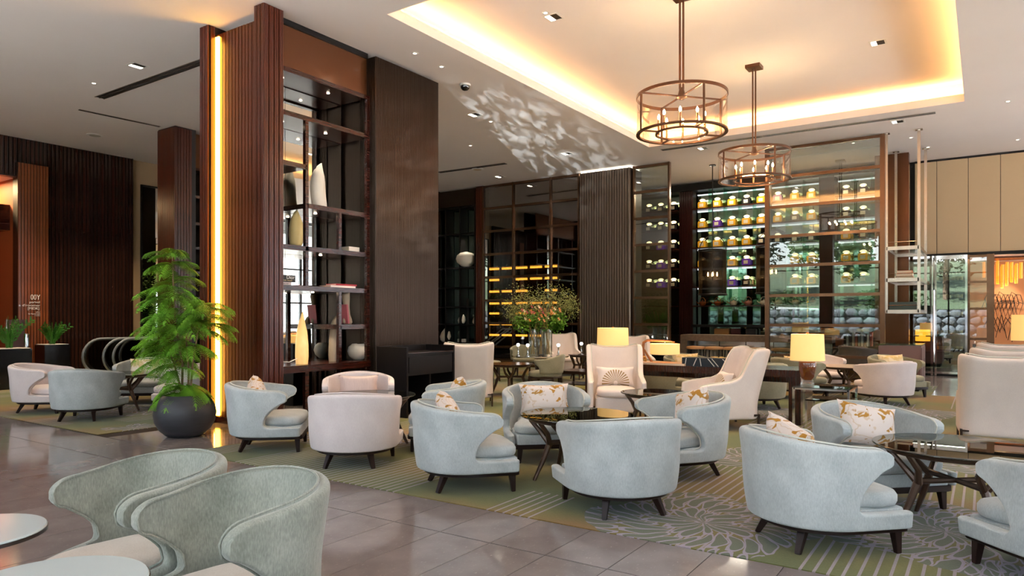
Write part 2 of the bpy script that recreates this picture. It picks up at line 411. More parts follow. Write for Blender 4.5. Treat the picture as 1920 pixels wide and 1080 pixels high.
# ---------------------------------------------------------------- carpet
def carpet_material():
    m = bpy.data.materials.new('patterned_carpet'); m.use_nodes = True; t = m.node_tree; n = t.nodes; bs = n['Principled BSDF']
    bs.inputs['Roughness'].default_value = .95; bs.inputs['Specular IOR Level'].default_value = .1; bs.inputs['Sheen Weight'].default_value = .15
    L = t.links.new
    geo = n.new('ShaderNodeTexCoord'); P = geo.outputs['Object']
    # flower group
    g = bpy.data.node_groups.new('petal_flower', 'ShaderNodeTree')
    for nm, ty, io in (('Vector', 'NodeSocketVector', 'INPUT'), ('Centre', 'NodeSocketVector', 'INPUT'), ('Radius', 'NodeSocketFloat', 'INPUT'), ('Line', 'NodeSocketFloat', 'OUTPUT'), ('Fill', 'NodeSocketFloat', 'OUTPUT'), ('Core', 'NodeSocketFloat', 'OUTPUT')):
        g.interface.new_socket(nm, in_out=io, socket_type=ty)
    gi = g.nodes.new('NodeGroupInput'); go = g.nodes.new('NodeGroupOutput'); GL = g.links.new
    def mth(op, a, b=None, c=None):
        k = g.nodes.new('ShaderNodeMath'); k.operation = op
        for i, q in enumerate((a, b, c)):
            if q is None: continue
            if isinstance(q, (int, float)): k.inputs[i].default_value = q
            else: GL(q, k.inputs[i])
        return k.outputs[0]
    sub = g.nodes.new('ShaderNodeVectorMath'); sub.operation = 'SUBTRACT'; GL(gi.outputs['Vector'], sub.inputs[0]); GL(gi.outputs['Centre'], sub.inputs[1])
    noi = g.nodes.new('ShaderNodeTexNoise'); noi.inputs['Scale'].default_value = 3.0; noi.inputs['Detail'].default_value = 1; GL(sub.outputs[0], noi.inputs['Vector'])
    wob = g.nodes.new('ShaderNodeVectorMath'); wob.operation = 'MULTIPLY_ADD'; wob.inputs[1].default_value = (.2, .2, 0); GL(noi.outputs['Color'], wob.inputs[0]); GL(sub.outputs[0], wob.inputs[2])
    off = g.nodes.new('ShaderNodeVectorMath'); off.operation = 'SUBTRACT'; off.inputs[1].default_value = (.1, .1, 0); GL(wob.outputs[0], off.inputs[0])
    sp = g.nodes.new('ShaderNodeSeparateXYZ'); GL(off.outputs[0], sp.inputs[0])
    r = mth('SQRT', mth('ADD', mth('MULTIPLY', sp.outputs[0], sp.outputs[0]), mth('MULTIPLY', sp.outputs[1], sp.outputs[1])))
    th = mth('ARCTAN2', sp.outputs[1], sp.outputs[0])
    th = mth('ADD', th, mth('MULTIPLY', r, .9))
    q = mth('ADD', mth('DIVIDE', r, .34), mth('MULTIPLY', mth('SINE', mth('MULTIPLY', th, 5)), .22))
    ring = mth('FLOOR', q); w = mth('FRACT', q)
    cnt = mth('ADD', 17, mth('MULTIPLY', mth('MINIMUM', ring, 2), 12))
    a = mth('ADD', mth('MULTIPLY', mth('DIVIDE', th, 2 * PI), cnt), mth('MULTIPLY', ring, .5))
    u = mth('FRACT', mth('ADD', a, 40))
    du = mth('MULTIPLY', mth('SUBTRACT', u, .5), 2); dw = mth('MULTIPLY', mth('SUBTRACT', w, .5), 1.85)
    e = mth('ADD', mth('MULTIPLY', du, du), mth('MULTIPLY', dw, dw))
    line = mth('MULTIPLY', mth('GREATER_THAN', e, .62), mth('LESS_THAN', e, 1.0))
    fill = mth('LESS_THAN', e, .62)
    ins = mth('LESS_THAN', mth('ADD', r, mth('MULTIPLY', mth('SINE', mth('MULTIPLY', th, 4)), .09)), gi.outputs['Radius'])
    GL(mth('MULTIPLY', line, ins), go.inputs['Line']); GL(mth('MULTIPLY', fill, ins), go.inputs['Fill']); GL(mth('LESS_THAN', r, .22), go.inputs['Core'])
    def M2(op, a, b=None, c=None):
        k = n.new('ShaderNodeMath'); k.operation = op
        for i, q in enumerate((a, b, c)):
            if q is None: continue
            if isinstance(q, (int, float)): k.inputs[i].default_value = q
            else: L(q, k.inputs[i])
        return k.outputs[0]
    line = fill = core = None
    for (fx, fy, fr) in ((5.02, 1.72, .78), (5.75, .25, .85), (4.72, -.35, .5), (8.2, 4.6, .7), (8.6, -.4, .8), (7.6, 1.9, .6), (6.0, 11.4, .9), (5.0, 9.55, .3), (11.4, 3.0, .8), (12.6, 1.0, .7), (6.1, 6.4, .7)):
        k = n.new('ShaderNodeGroup'); k.node_tree = g; L(P, k.inputs['Vector']); k.inputs['Centre'].default_value = (fx, fy, 0); k.inputs['Radius'].default_value = fr
        if line is None: line, fill, core = k.outputs['Line'], k.outputs['Fill'], k.outputs['Core']
        else: line = M2('MAXIMUM', line, k.outputs['Line']); fill = M2('MAXIMUM', fill, k.outputs['Fill'])
    # ground colour
    n1 = n.new('ShaderNodeTexNoise'); n1.inputs['Scale'].default_value = .55; n1.inputs['Detail'].default_value = 2; L(P, n1.inputs['Vector'])
    cr = n.new('ShaderNodeValToRGB'); e0, e1 = cr.color_ramp.elements
    e0.position = .38; e0.color = C(90, 97, 54); e1.position = .62; e1.color = C(124, 94, 44)
    em = cr.color_ramp.elements.new(.5); em.color = C(109, 104, 50)
    L(n1.outputs['Fac'], cr.inputs['Fac'])
    # stripe blocks along x
    sep = n.new('ShaderNodeSeparateXYZ'); L(P, sep.inputs[0])
    bx = M2('FLOOR', M2('ADD', M2('DIVIDE', sep.outputs[0], 1.35), M2('MULTIPLY', M2('FLOOR', M2('DIVIDE', sep.outputs[1], .46)), .37)))
    by = M2('FLOOR', M2('DIVIDE', sep.outputs[1], .46))
    cmb = n.new('ShaderNodeCombineXYZ'); L(bx, cmb.inputs[0]); L(by, cmb.inputs[1])
    wn = n.new('ShaderNodeTexWhiteNoise'); wn.noise_dimensions = '2D'; L(cmb.outputs[0], wn.inputs['Vector'])
    blk = M2('GREATER_THAN', wn.outputs['Value'], .52)
    st = M2('GREATER_THAN', M2('FRACT', M2('DIVIDE', sep.outputs[1], .0766)), .76)
    stripe = M2('MULTIPLY', blk, st)
    stripe = M2('MULTIPLY', stripe, M2('SUBTRACT', 1, fill))
    m1 = n.new('ShaderNodeMixRGB'); m1.inputs['Color2'].default_value = C(150, 138, 140); L(stripe, m1.inputs['Fac']); L(cr.outputs['Color'], m1.inputs['Color1'])
    m2 = n.new('ShaderNodeMixRGB'); m2.inputs['Color2'].default_value = C(92, 101, 90); L(M2('MULTIPLY', fill, .75), m2.inputs['Fac']); L(m1.outputs['Color'], m2.inputs['Color1'])
    m3 = n.new('ShaderNodeMixRGB'); m3.inputs['Color2'].default_value = C(150, 140, 152); L(line, m3.inputs['Fac']); L(m2.outputs['Color'], m3.inputs['Color1'])
    n2 = n.new('ShaderNodeTexNoise'); n2.inputs['Scale'].default_value = 90; L(P, n2.inputs['Vector'])
    mr = n.new('ShaderNodeMapRange'); mr.inputs['To Min'].default_value = .8; mr.inputs['To Max'].default_value = 1.2; L(n2.outputs['Fac'], mr.inputs['Value'])
    m4 = n.new('ShaderNodeMixRGB'); m4.blend_type = 'MULTIPLY'; m4.inputs['Fac'].default_value = 1; L(m3.outputs['Color'], m4.inputs['Color1']); L(mr.outputs['Result'], m4.inputs['Color2'])
    L(m4.outputs['Color'], bs.inputs['Base Color'])
    bp = n.new('ShaderNodeBump'); bp.inputs['Strength'].default_value = .4; bp.inputs['Distance'].default_value = .004; L(n2.outputs['Fac'], bp.inputs['Height']); L(bp.outputs['Normal'], bs.inputs['Normal'])
    return m
m_carpet = carpet_material()
cp = MB().box(4.405, SY + .1, -.01, 17.6, .85, .004).box(4.405, .85, -.01, 17.7, 7.33, .004).box(9.5, 7.33, -.01, 17.7, 13.2, .004)
cp.v = [v for v in cp.v]
cpo = MB().prism([(4.405, SY + .1), (15.65, SY + .1), (15.65, .85), (17.7, .85), (17.7, 13.2), (9.55, 13.2), (9.55, 7.33), (4.405, 7.33)], -.003, .004).build('carpet', m_carpet)
tag(cpo, 'olive and gold lounge carpet patterned with lilac stripes and large petal flowers', 'carpet', kind='structure')
cpa = MB().prism([(4.44, 9.38), (5.75, 9.38), (8.4, 9.38), (12.2, 9.38), (12.2, 18.4), (4.44, 18.4)], -.003, .004).build('carpet', m_carpet)
tag(cpa, 'second olive striped carpet beyond the potted tree, under the far seating group', 'carpet', kind='structure')

# ---------------------------------------------------------------- slatted timber facing
def slat_mesh(name, pitch, h, m, gap=.012, d=.022, ridges=3):
    w = pitch - gap; poly = [(-w / 2, 0)]
    for k in range(ridges):
        a = -w / 2 + w * k / ridges; c = -w / 2 + w * (k + 1) / ridges; q = (c - a) * .14
        poly += [(a + q, -d), (c - q, -d)]
        if k < ridges - 1: poly += [(c, -d * .45)]
    poly += [(w / 2, 0)]
    return MB().prism([(x, y) for x, y in poly], 0, h).mesh(name, m)
def slat_row(parent, me, p0, p1, z, pitch, name='slat'):
    """slats stand on the line p0->p1, relief towards its right-hand side"""
    p0 = Vector((p0[0], p0[1], 0)); p1 = Vector((p1[0], p1[1], 0)); L = (p1 - p0).length; n = max(1, round(L / pitch)); t = (p1 - p0) / L
    a = math.atan2(t.y, t.x)
    for i in range(n):
        q = p0 + t * L * (i + .5) / n
        o = put(name, me, parent, (q.x, q.y, z), a); o.scale = (L / n / pitch, 1, 1)

# timber pillar 1 with the lit recess
PX, PY = 5.81, 7.87
pil = group_empty('pillar', 'red-brown slatted timber pillar with an amber lit recess beside the potted tree')
b = MB().box(PX + .15, 8.0, 0, PX + .32, 9.3, 5.55).box(PX + .02, PY + .02, 0, PX + .32, 8.08, CEIL).box(PX + .02, 9.14, 0, PX + .32, 9.32, CEIL).box(PX + .30, 8.72, 0, 7.92, 9.32, CEIL)
b.build('core', m_groove, pil)
sl = slat_mesh('slat', .072, 5.45, m_redwood)
slt = slat_mesh('slat', .072, 5.56, m_redwood)
slat_row(pil, sl, (PX + .15, 9.12), (PX + .15, 8.08), .09, .072)
slat_row(pil, slt, (PX + .02, 9.33), (PX + .02, 9.13), .09, .072)
slat_row(pil, slt, (PX + .02, 8.08), (PX + .02, PY), .09, .072)
slat_row(pil, slt, (PX, PY + .02), (PX + .32, PY + .02), .09, .072)
slat_row(pil, slt, (PX + .13, 8.08), (PX + .02, 8.08), .09, .1)
slat_row(pil, slt, (PX + .02, 9.14), (PX + .13, 9.14), .09, .1)
b = MB().box(PX + .10, 8.05, 0, PX + .16, 9.16, .09).box(PX - .03, PY - .02, 0, PX + .34, 8.1, .09).box(PX - .03, 9.11, 0, PX + .2, 9.36, .09)
b.build('skirting', m_mahog, pil)
m_led = emis('amber_led_strip', (1, .50, .04, 1), 9)
MB().box(PX + .105, 9.03, .1, PX + .128, 9.113, 5.5).build('led_strip', m_led, pil)
area('recess_strip', (PX + .07, 9.08, 2.8), (PI / 2, 0, -PI / 2 - 1.0), .03, 5.3, 9, (1, .40, .06))

# bronze reeded pier beside the display shelves
def reeded(parent, name, p0, p1, z0, z1, m, pitch=.03, d=.010):
    p0 = Vector(p0); p1 = Vector(p1); L = (p1 - p0).length; n = int(L / pitch); t = (p1 - p0) / L; nr = Vector((t.y, -t.x))
    vs = []; fs = []
    for i in range(n):
        for f, dd in ((0, 0), (.18, d), (.82, d), (1, 0)):
            q = p0 + t * L * (i + f) / n + nr * dd
            vs += [(q.x, q.y, z0), (q.x, q.y, z1)]
    k = len(vs) // 2
    fs = [(2 * i, 2 * i + 2, 2 * i + 3, 2 * i + 1) for i in range(k - 1)]
    o = MB().add(vs, fs).build(name, m, parent, rec=False, angle=20); o['kind'] = 'stuff'; return o
pier = group_empty('pillar', 'dark bronze reeded pier standing to the right of the display shelves')
MB().box(7.93, 7.94, 0, 9.42, 9.5, CEIL - .05).build('core', m_bronze, pier)
reeded(pier, 'reeding', (7.92, 7.93), (9.43, 7.93), .1, CEIL - .06, m_bronze)
reeded(pier, 'reeding', (7.92, 8.3), (7.92, 7.93), .1, CEIL - .06, m_bronze)
reeded(pier, 'reeding', (9.43, 7.93), (9.43, 9.5), .1, CEIL - .06, m_bronze)
MB().box(7.9, 7.9, 0, 9.45, 9.4, .1).build('skirting', m_ebony, pier)

# ---------------------------------------------------------------- left wall with dark slats
wl = group_empty('wall_left', 'dark lacquered slatted wall at the far end of the lobby')
b = MB().box(7.0, YL, 0, 9.63, YL + .2, CEIL).box(-2.3, YL, 4.75, 7.0, YL + .2, CEIL).box(3.0, YL, 0, 5.6, YL + .2, 4.75)
b.build('wall_plane', m_groove, wl)
ds = slat_mesh('slat', .088, CEIL - .02, m_darkslat, gap=.02, d=.03, ridges=1)
slat_row(wl, ds, (7.62, YL), (9.63, YL), 0.01, .088)
dsh = slat_mesh('slat', .088, .88, m_darkslat, gap=.02, d=.03, ridges=1)
slat_row(wl, dsh, (5.4, YL), (7.62, YL), 4.77, .088)
cpan = group_empty('wall_panel', 'copper brown slatted wall panel carrying white lettering beside the dark wall')
MB().box(6.98, YL - .11, 0, 7.62, YL - .01, 5.08).build('core', m_groove, cpan)
cs = slat_mesh('slat', .062, 5.05, m_copper, gap=.008, d=.018, ridges=1)
slat_row(cpan, cs, (6.98, YL - .11), (7.62, YL - .11), .02, .062)
# plain beige return wall and the wall behind pillar 2
structure(MB().box(9.63, YL + .1, 0, 17.9, YL + .3, CEIL).build('wall_left', mat('beige_wall', C(186, 158, 122), rough=.8)))
MB().box(9.63, YL - .03, 0, 9.66, YL + .1, CEIL).build('wall_end', m_darkslat, wl)
# lit passage left of the copper panel
m_rust = mat('rust_brown_wall', C(150, 78, 40), rough=.6)
pas = group_empty('wall_passage', 'rust brown passage opening at the far edge of the slatted wall')
MB().box(4.5, YL + 2.4, 0, 8.2, YL + 2.5, 4.75).box(7.05, YL, 0, 7.15, YL + 2.4, 4.75).box(4.4, YL, 0, 4.5, YL + 2.4, 4.75).build('wall_plane', m_rust, pas)
MB().box(4.4, YL + .2, 4.75, 7.2, YL + 2.5, 4.85).build('soffit', m_ceil, pas)
MB().box(4.4, YL + .2, -.1, 7.2, YL + 2.5, -.002).build('passage_floor', m_tile, pas)
MB().box(6.78, YL + 2.3, 0, 7.05, YL + 2.4, 2.7).build('doorway', m_groove, pas)
MB().box(6.2, YL + .5, 3.55, 7.05, YL + 2.38, 4.15).build('bulkhead', m_mahog, pas)
area('passage_lamp', (6.4, YL + 1.2, 4.7), (0, 0, 0), .6, .6, 60, WARM)

# ---------------------------------------------------------------- back wall
wb = group_empty('wall_back', 'cream panelled wall above the wine cabinet and the side room')
yc0 = on_x(1715, XB)[0]; seams = [on_x(u, XB)[0] for u in (1715, 1756.4, 1815.5, 1876)]
pw = seams[2] - seams[3]
ys = seams + [seams[3] - pw * k for k in range(1, 6)]
for a, c in zip(ys[:-1], ys[1:]):
    MB().box(XB, c + .006, 3.17, XB + .05, a - .006, CEIL - .06).build('panel', m_cream, wb, bevel=.004)
MB().box(XB + .03, SY, 3.15, XB + .2, yc0, CEIL).build('backing', m_groove, wb)
MB().box(XB - .02, SY, 3.08, XB + .2, yc0, 3.17).build('soffit_strip', m_ebony, wb)
structure(MB().box(XB + .08, yc0, 0, XB + .28, YL, CEIL).build('wall_back', m_ebony))
structure(MB().box(17.75, 16.4, 0, XB + .2, 16.6, CEIL).build('wall_bar', m_ebony))
structure(MB().box(17.75, 15.0, 0, 17.95, YL + .2, CEIL).build('wall_far', m_darkslat))

# ---------------------------------------------------------------- window fronts
m_mull = mat('dark_window_frame', C(46, 44, 44), rough=.4, metal=.5)
def window_front(name, label, axis, c, a0, a1, step, rails, z1=5.5):
    w = group_empty(name, label)
    k = int(round((a1 - a0) / step)); st = (a1 - a0) / k
    for i in range(k + 1):
        q = a0 + st * i
        (MB().box(c - .06, q - .035, 0, c + .06, q + .035, z1) if axis == 'x' else MB().box(q - .035, c - .06, 0, q + .035, c + .06, z1)).build('mullion', m_mull, w)
    for z in rails:
        (MB().box(c - .05, a0, z - .03, c + .05, a1, z + .03) if axis == 'x' else MB().box(a0, c - .05, z - .03, a1, c + .05, z + .03)).build('rail', m_mull, w)
    (MB().box(c - .08, a0, z1, c + .08, a1, CEIL) if axis == 'x' else MB().box(a0, c - .08, z1, a1, c + .08, CEIL)).build('head', m_mull, w)
    for i in range(k):
        q0, q1 = a0 + st * i + .04, a0 + st * (i + 1) - .04
        (MB().box(c - .006, q0, .05, c + .006, q1, z1) if axis == 'x' else MB().box(q0, c - .006, .05, q1, c + .006, z1)).build('pane', m_window, w)
    return w
window_front('window_1', 'full height glass front onto the garden', 'x', WX, -6.2, 14.6, 2.6, (.05, 3.9, 5.45))
window_front('window_2', 'gridded glass front facing a grey stone forecourt', 'y', SY, -1.5, 21.0, 1.5, (.05, .75, 2.1, 3.5, 5.45))
structure(MB().box(WX - .15, 14.6, 0, WX + .15, YL + .2, CEIL).build('wall_window', m_cream))
structure(MB().box(-2.3, YL, 0, 3.0, YL + .2, 4.75).build('wall_left', m_cream))
for yy in (-1.2, 6.5, 12.2):
    structure(MB().box(WX + .1, yy - .3, 0, WX + .5, yy + .3, CEIL).build('pillar', m_redwood), 'plain timber pier on the garden window front')

# ---------------------------------------------------------------- garden beyond the window front
m_grass = mat('lawn_grass', C(30, 44, 20), rough=.9, noise=(3, C(22, 34, 14), .3))
m_paving = mat('pale_paving', C(206, 202, 204), rough=.8, noise=(2, C(190, 186, 180), .3))
m_stone = mat('garden_wall_stone', C(64, 69, 76), rough=.85, noise=(3, C(46, 50, 56), .3), bump=(8, .5), rnd=.2)
m_mortar = mat('dark_mortar', C(18, 19, 20), rough=.9)
structure(MB().box(-60, -45, -.3, WX - .2, 60, -.02).build('ground_garden', m_paving))
structure(MB().box(WX - .2, -45, -.3, 60, SY - .15, -.02).build('ground_forecourt', m_paving))
gb = MB(); vs = []; fs = []; NXg, NYg = 12, 24
for i in range(NXg + 1):
    for j in range(NYg + 1):
        x = -11.2 - 2.6 * i; y = -40 + j * 4.0
        vs.append((x, y, 2.0 + .16 * (-11.2 - x) + .25 * math.sin(x * .5 + j)))
for i in range(NXg):
    for j in range(NYg): a = i * (NYg + 1) + j; fs.append((a, a + 1, a + NYg + 2, a + NYg + 1))
structure(MB().add(vs, fs).build('hill', m_grass), 'grassy bank rising behind the garden wall')
gw = group_empty('wall_garden', 'rough stone retaining wall below the grassy bank')
MB().box(-11.3, -40, -.02, -10.95, 56, 2.02).build('mortar_bed', m_mortar, gw)
rs = random.Random(3); SH = []
for k in range(7):
    nn_ = rs.choice((5, 6, 6, 7)); pts = [(math.cos(2 * PI * i / nn_ + rs.uniform(-.2, .2)) * rs.uniform(.86, 1.12), math.sin(2 * PI * i / nn_ + rs.uniform(-.2, .2)) * rs.uniform(.86, 1.1)) for i in range(nn_)]
    bb = MB().layers(pts, [(1, 0), (.97, .09), (.72, .14)]); bb.xf(Matrix(((0, 0, 1, 0), (1, 0, 0, 0), (0, 1, 0, 0), (0, 0, 0, 1))))
    SH.append(bb.mesh('stone', m_stone))
cnt = 0
for r_ in range(4):
    y = -7.5 + rs.uniform(0, .4)
    while y < 13.5 and cnt < 200:
        w = rs.uniform(.5, .95); o = put('stone', rs.choice(SH), gw, (-10.97, y + w / 2, .27 + .5 * r_ + rs.uniform(-.04, .04)))
        o.scale = (1, w / 1.86, .265); o.rotation_euler = (rs.uniform(-.15, .15), 0, 0); y += w; cnt += 1
# trees and hedge of the garden
m_leafd = mat('garden_leaf', C(36, 54, 24), rough=.7, noise=(1.5, C(20, 36, 16), .3))
m_leafl = mat('light_garden_leaf', C(60, 82, 34), rough=.7, noise=(1.5, C(42, 62, 24), .3))
m_bark = mat('bark', C(78, 62, 50), rough=.9)
def leaf_cloud(n, rx, ry, rz, s, seed, z0=0.0):
    r = random.Random(seed); b = MB()
    cl = [(r.uniform(-1, 1), r.uniform(-1, 1), r.uniform(-1, 1)) for _ in range(14)]
    for i in range(n):
        c = r.choice(cl); p = Vector((c[0] * .75 + r.gauss(0, .24), c[1] * .75 + r.gauss(0, .24), c[2] * .75 + r.gauss(0, .24)))
        if p.length > 1.15: continue
        p = Vector((p.x * rx, p.y * ry, z0 + p.z * rz))
        a = Vector((r.uniform(-1, 1), r.uniform(-1, 1), r.uniform(-.6, .6))).normalized(); q = a.orthogonal().normalized() * s * .5
        b.add([p - a * s, p + q, p + a * s, p - q], [(0, 1, 2, 3)])
    return b
for k, (x, y, h, w) in enumerate(((-15, -5, 7.0, 2.9), (-15.5, 2.2, 7.2, 2.7), (-14.5, 8.4, 6.2, 2.4), (-17, 15, 8, 3.2), (-18, -13, 8, 3.3), (-25, 6.5, 9.5, 3.4))):
    tr = thing('tree', ('bushy green garden tree on the bank', 'tall spreading tree at the middle of the garden bank', 'small rounded tree near the garden wall', 'broad tree at the far end of the bank', 'dense tree beyond the near end of the bank', 'tallest tree standing high on the bank')[k], 'tree', (x, y, 2.0 + .16 * (-11.2 - x) - .2), 0, 'garden trees seen reflected in the glass')
    MB().tube([(0, 0, 0), (.1, .05, h * .3), (.05, -.1, h * .6)], [.22, .17, .08]).build('trunk', m_bark, tr)
    o = leaf_cloud(3200, w, w, h * .36, .19, 50 + k, h * .62).build('crown', m_leafd if k % 2 else m_leafl, tr, rec=False); o['kind'] = 'stuff'
for k, y in enumerate((-9, -2.5, 4.8, 11.5, 18)):
    sh = thing('shrub', ('first', 'second', 'third', 'fourth', 'fifth')[k] + ' low shrub along the bank above the garden wall', 'shrub', (-12.6, y, 2.2), 0, 'shrubs above the garden wall')
    o = leaf_cloud(1500, .9, 1.9, .6, .1, 80 + k, .45).build('foliage', m_leafl, sh, rec=False); o['kind'] = 'stuff'
    MB().tube([(0, 0, -.2), (0, 0, .5)], [.05, .03]).build('stem', m_bark, sh)
# grey stone facade across the forecourt (seen in the shelf mirrors)
m_fac = mat('grey_stone_block', C(120, 126, 132), rough=.8, noise=(4, C(98, 104, 112), .3), rnd=.08)
fac = group_empty('wall_facade', 'pale grey stone building face across the forecourt')
MB().box(-6, -15.4, 0, 34, -15.05, 9).build('backing', m_mortar, fac)
blk = MB().box(-.79, 0, -.43, .79, .06, .43).mesh('stone_block', m_fac)
for i in range(20):
    for j in range(7): put('stone_block', blk, fac, (2 + 1.6 * i + (.8 if j % 2 else 0), -15.05, .44 + .88 * j))
# ================================================================ DISPLAY SHELVES BY THE TIMBER PILLAR
YS = 8.06; YMIR = YS + .62; XL, XR = PX + .32, 7.88
unit = thing('display_shelf', 'tall mirrored display shelves in dark red lacquer between timber pillar and bronze pier', 'shelves', (XL, YS, 0))
def ub(name, x0, y0, z0, x1, y1, z1, m=m_mahog, **k):
    return MB().box(x0 - XL, y0 - YS, z0, x1 - XL, y1 - YS, z1).build(name, m, unit, bevel=k.get('bevel', .004))
def ux(u, dy=0.0): return on_y(u, YS + dy)[0]
ub('header', XL, YS + .03, 4.99, XR, YS + .08, 5.58, m_bronze_panel)
ub('header_trim', XL, YS, 5.58, XR, YS + .1, 5.66, m_black)
ub('header_trim', XL, YS, 4.93, XR, YS + .1, 5.0)
xr = ux(688)
ub('post', xr, YS, 0, xr + .07, YS + .06, 5.0)
ub('post', XL - .01, YS + .56, 0, XL + .03, YS + .61, 4.93)
xm1, xm2 = ux(576), ux(638)
ub('post', xm1 - .03, YS, 1.95, xm1 + .03, YS + .06, 4.33)
ub('post', xm2 - .03, YS, 2.52, xm2 + .03, YS + .06, 3.08)
ub('post', xm2 - .03, YS, .82, xm2 + .03, YS + .06, 1.88)
ub('post', xm1 - .035, YS, 0, xm1 + .035, YS + .06, .72)
ub('post', xm2 + .3, YS + .4, 0, xm2 + .37, YS + .47, .72)
xq = ux(535)
for nm, x0_, x1_, z in (('shelf', XL, XR, 4.36), ('shelf', XL, xm1, 3.66), ('shelf', xm1, XR, 3.11), ('shelf', XL, XR, 2.49), ('shelf', XL, XR, 1.92), ('shelf', xm2, XR, 1.36)):
    ub(nm, x0_, YS, z - .04, x1_, YMIR - .01, z + .03)
ub('soffit', XL, YS + .08, 4.95, XR, YMIR, 5.0)
ub('console_top', XL, YS - .06, .72, XR, YMIR - .01, .82)
ub('mirror', XL, YMIR, 0.02, xm1 + .1, YMIR + .01, 4.94, m_mirror, bevel=0)
ub('mirror', xm1 + .106, YMIR, 0.02, XR, YMIR + .01, 4.94, m_mirror, bevel=0)
m_bulb = emis('small_downlight', (1, .82, .58, 1), 14)
for (x, z) in ((XL + .35, 4.945), (XL + 1.2, 4.945), (XL + .35, 4.315), (XL + 1.15, 4.315), (xm1 + .4, 3.065), (XL + .25, 2.445), (xm1 + .5, 2.445), (xm1 + .35, 1.875), (XL + .25, 1.875)):
    MB().lathe([(.0, -.004), (.022, -.004), (.022, 0)], 10, (x - XL, .3, z)).build('downlight', m_bulb, unit)
    spot('shelf_spot', (x, YS + .3, z - .02), (x, YS + .3, 0), 15, NEUT, 70)
# things on the shelves ------------------------------------------------------------
m_alab = mat('white_ceramic', C(238, 230, 214), rough=.45, emit=C(255, 232, 190), emit_s=0.0)
m_alab2 = mat('cream_ceramic', C(232, 208, 142), rough=.45)
m_onyx = mat('lit_onyx', C(226, 190, 130), rough=.35, noise=(7, C(205, 150, 84), .25), stretch=(1, 1, .6), emit=C(255, 205, 130), emit_s=.25)
m_beige = mat('beige_ceramic', C(178, 160, 136), rough=.55)
def organic(h, prof, bend, m, name, label, loc, rz=0, flat=.75, cat='sculpture', group=None):
    """smooth leaning hollow vase form: prof=[(z fraction, radius)], bend(z)->x shift"""
    n = 20; vs = []; fs = []
    P = prof
    for i, (z, r) in enumerate(P):
        for j in range(n):
            a = 2 * PI * j / n; cut = (.06 * h * math.cos(a) if z > .9 else 0)
            vs.append((bend(z) + r * math.cos(a), r * flat * math.sin(a), z * h + cut))
    for i in range(len(P) - 1):
        for j in range(n): fs.append((i * n + j, i * n + (j + 1) % n, (i + 1) * n + (j + 1) % n, (i + 1) * n + j))
    fs.append(tuple(range(n - 1, -1, -1))); fs.append(tuple((len(P) - 1) * n + j for j in range(n)))
    o = MB().add(vs, fs).build(name, m, None, loc=loc, rz=rz, angle=70)
    return tag(o, label, cat, group)
tallp = [(0, .10), (.08, .125), (.3, .125), (.5, .125), (.62, .12), (.75, .105), (.88, .075), (.97, .05), (1, .045)]
def bend1(z): return -.04 + .10 * math.sin(z * 3.0) * (1 if z < .5 else .9) + .06 * z * z - .04 * z
organic(.66, tallp, lambda z: .05 - .11 * z + .18 * max(0, z - .35) ** 1.5 * 1.0, m_alab, 'sculptural_vase', 'tall white twisted ceramic vase standing alone in the largest upper niche', (ux(595, .28), YS + .28, 3.14), 0)
organic(.66, tallp, lambda z: -.02 + .10 * z, m_alab, 'sculptural_vase', 'white ceramic vase half hidden by the bronze pier in the upper niche', (ux(688, .3), YS + .3, 3.14), .2)
organic(.52, [(0, .07), (.1, .10), (.35, .12), (.6, .115), (.8, .085), (.95, .045), (1, .03)], lambda z: -.02 + .03 * z - .09 * max(0, z - .55), m_alab2, 'sculptural_vase', 'cream pointed ceramic vase in the narrow niche below the white one', (ux(557, .28), YS + .28, 2.52), 0)
organic(.72, [(0, .085), (.15, .095), (.4, .092), (.65, .075), (.85, .045), (1, .015)], lambda z: 0, m_onyx, 'onyx_lamp', 'glowing amber onyx cone lamp on the console shelf', (ux(566, .2), YS + .2, .82), 0, 1, 'lamp')
organic(.66, [(0, .07), (.15, .08), (.4, .078), (.65, .07), (.85, .06), (1, .03)], lambda z: -.02 + .02 * z, m_beige, 'stone_sculpture', 'grey beige standing stone sculpture beside the onyx lamp', (ux(627, .3), YS + .3, .82), 0, 1)
organic(.50, [(0, .06), (.06, .085), (.15, .08), (.3, .055), (.55, .05), (.8, .065), (.95, .07), (1, .06)], lambda z: .02 - .04 * z, m_beige, 'driftwood_vase', 'rough beige tapering vase on the small side shelf', (ux(650, .25), YS + .25, 1.39), 0, .8)
bw = MB().lathe([(.06, 0), (.09, .01), (.15, .07), (.172, .14), (.155, .21), (.11, .25), (.10, .26), (.085, .25), (.0, .22)], 24).build('ceramic_bowl', m_alab, None, loc=(ux(672, .22), YS + .22, .82))
tag(bw, 'round white ceramic bowl on the console shelf', 'bowl')
bt = MB().lathe([(.05, 0), (.08, .05), (.09, .10), (.085, .10), (.07, .05), (0, .03)], 18).build('tea_bowl', mat('sage_glaze', C(150, 158, 132), rough=.3), None, loc=(ux(668, .46), YS + .46, .82))
tag(bt, 'small sage glazed cup behind the white bowl', 'bowl')
MB().box(-.005, -.012, 0, .005, .012, .001)
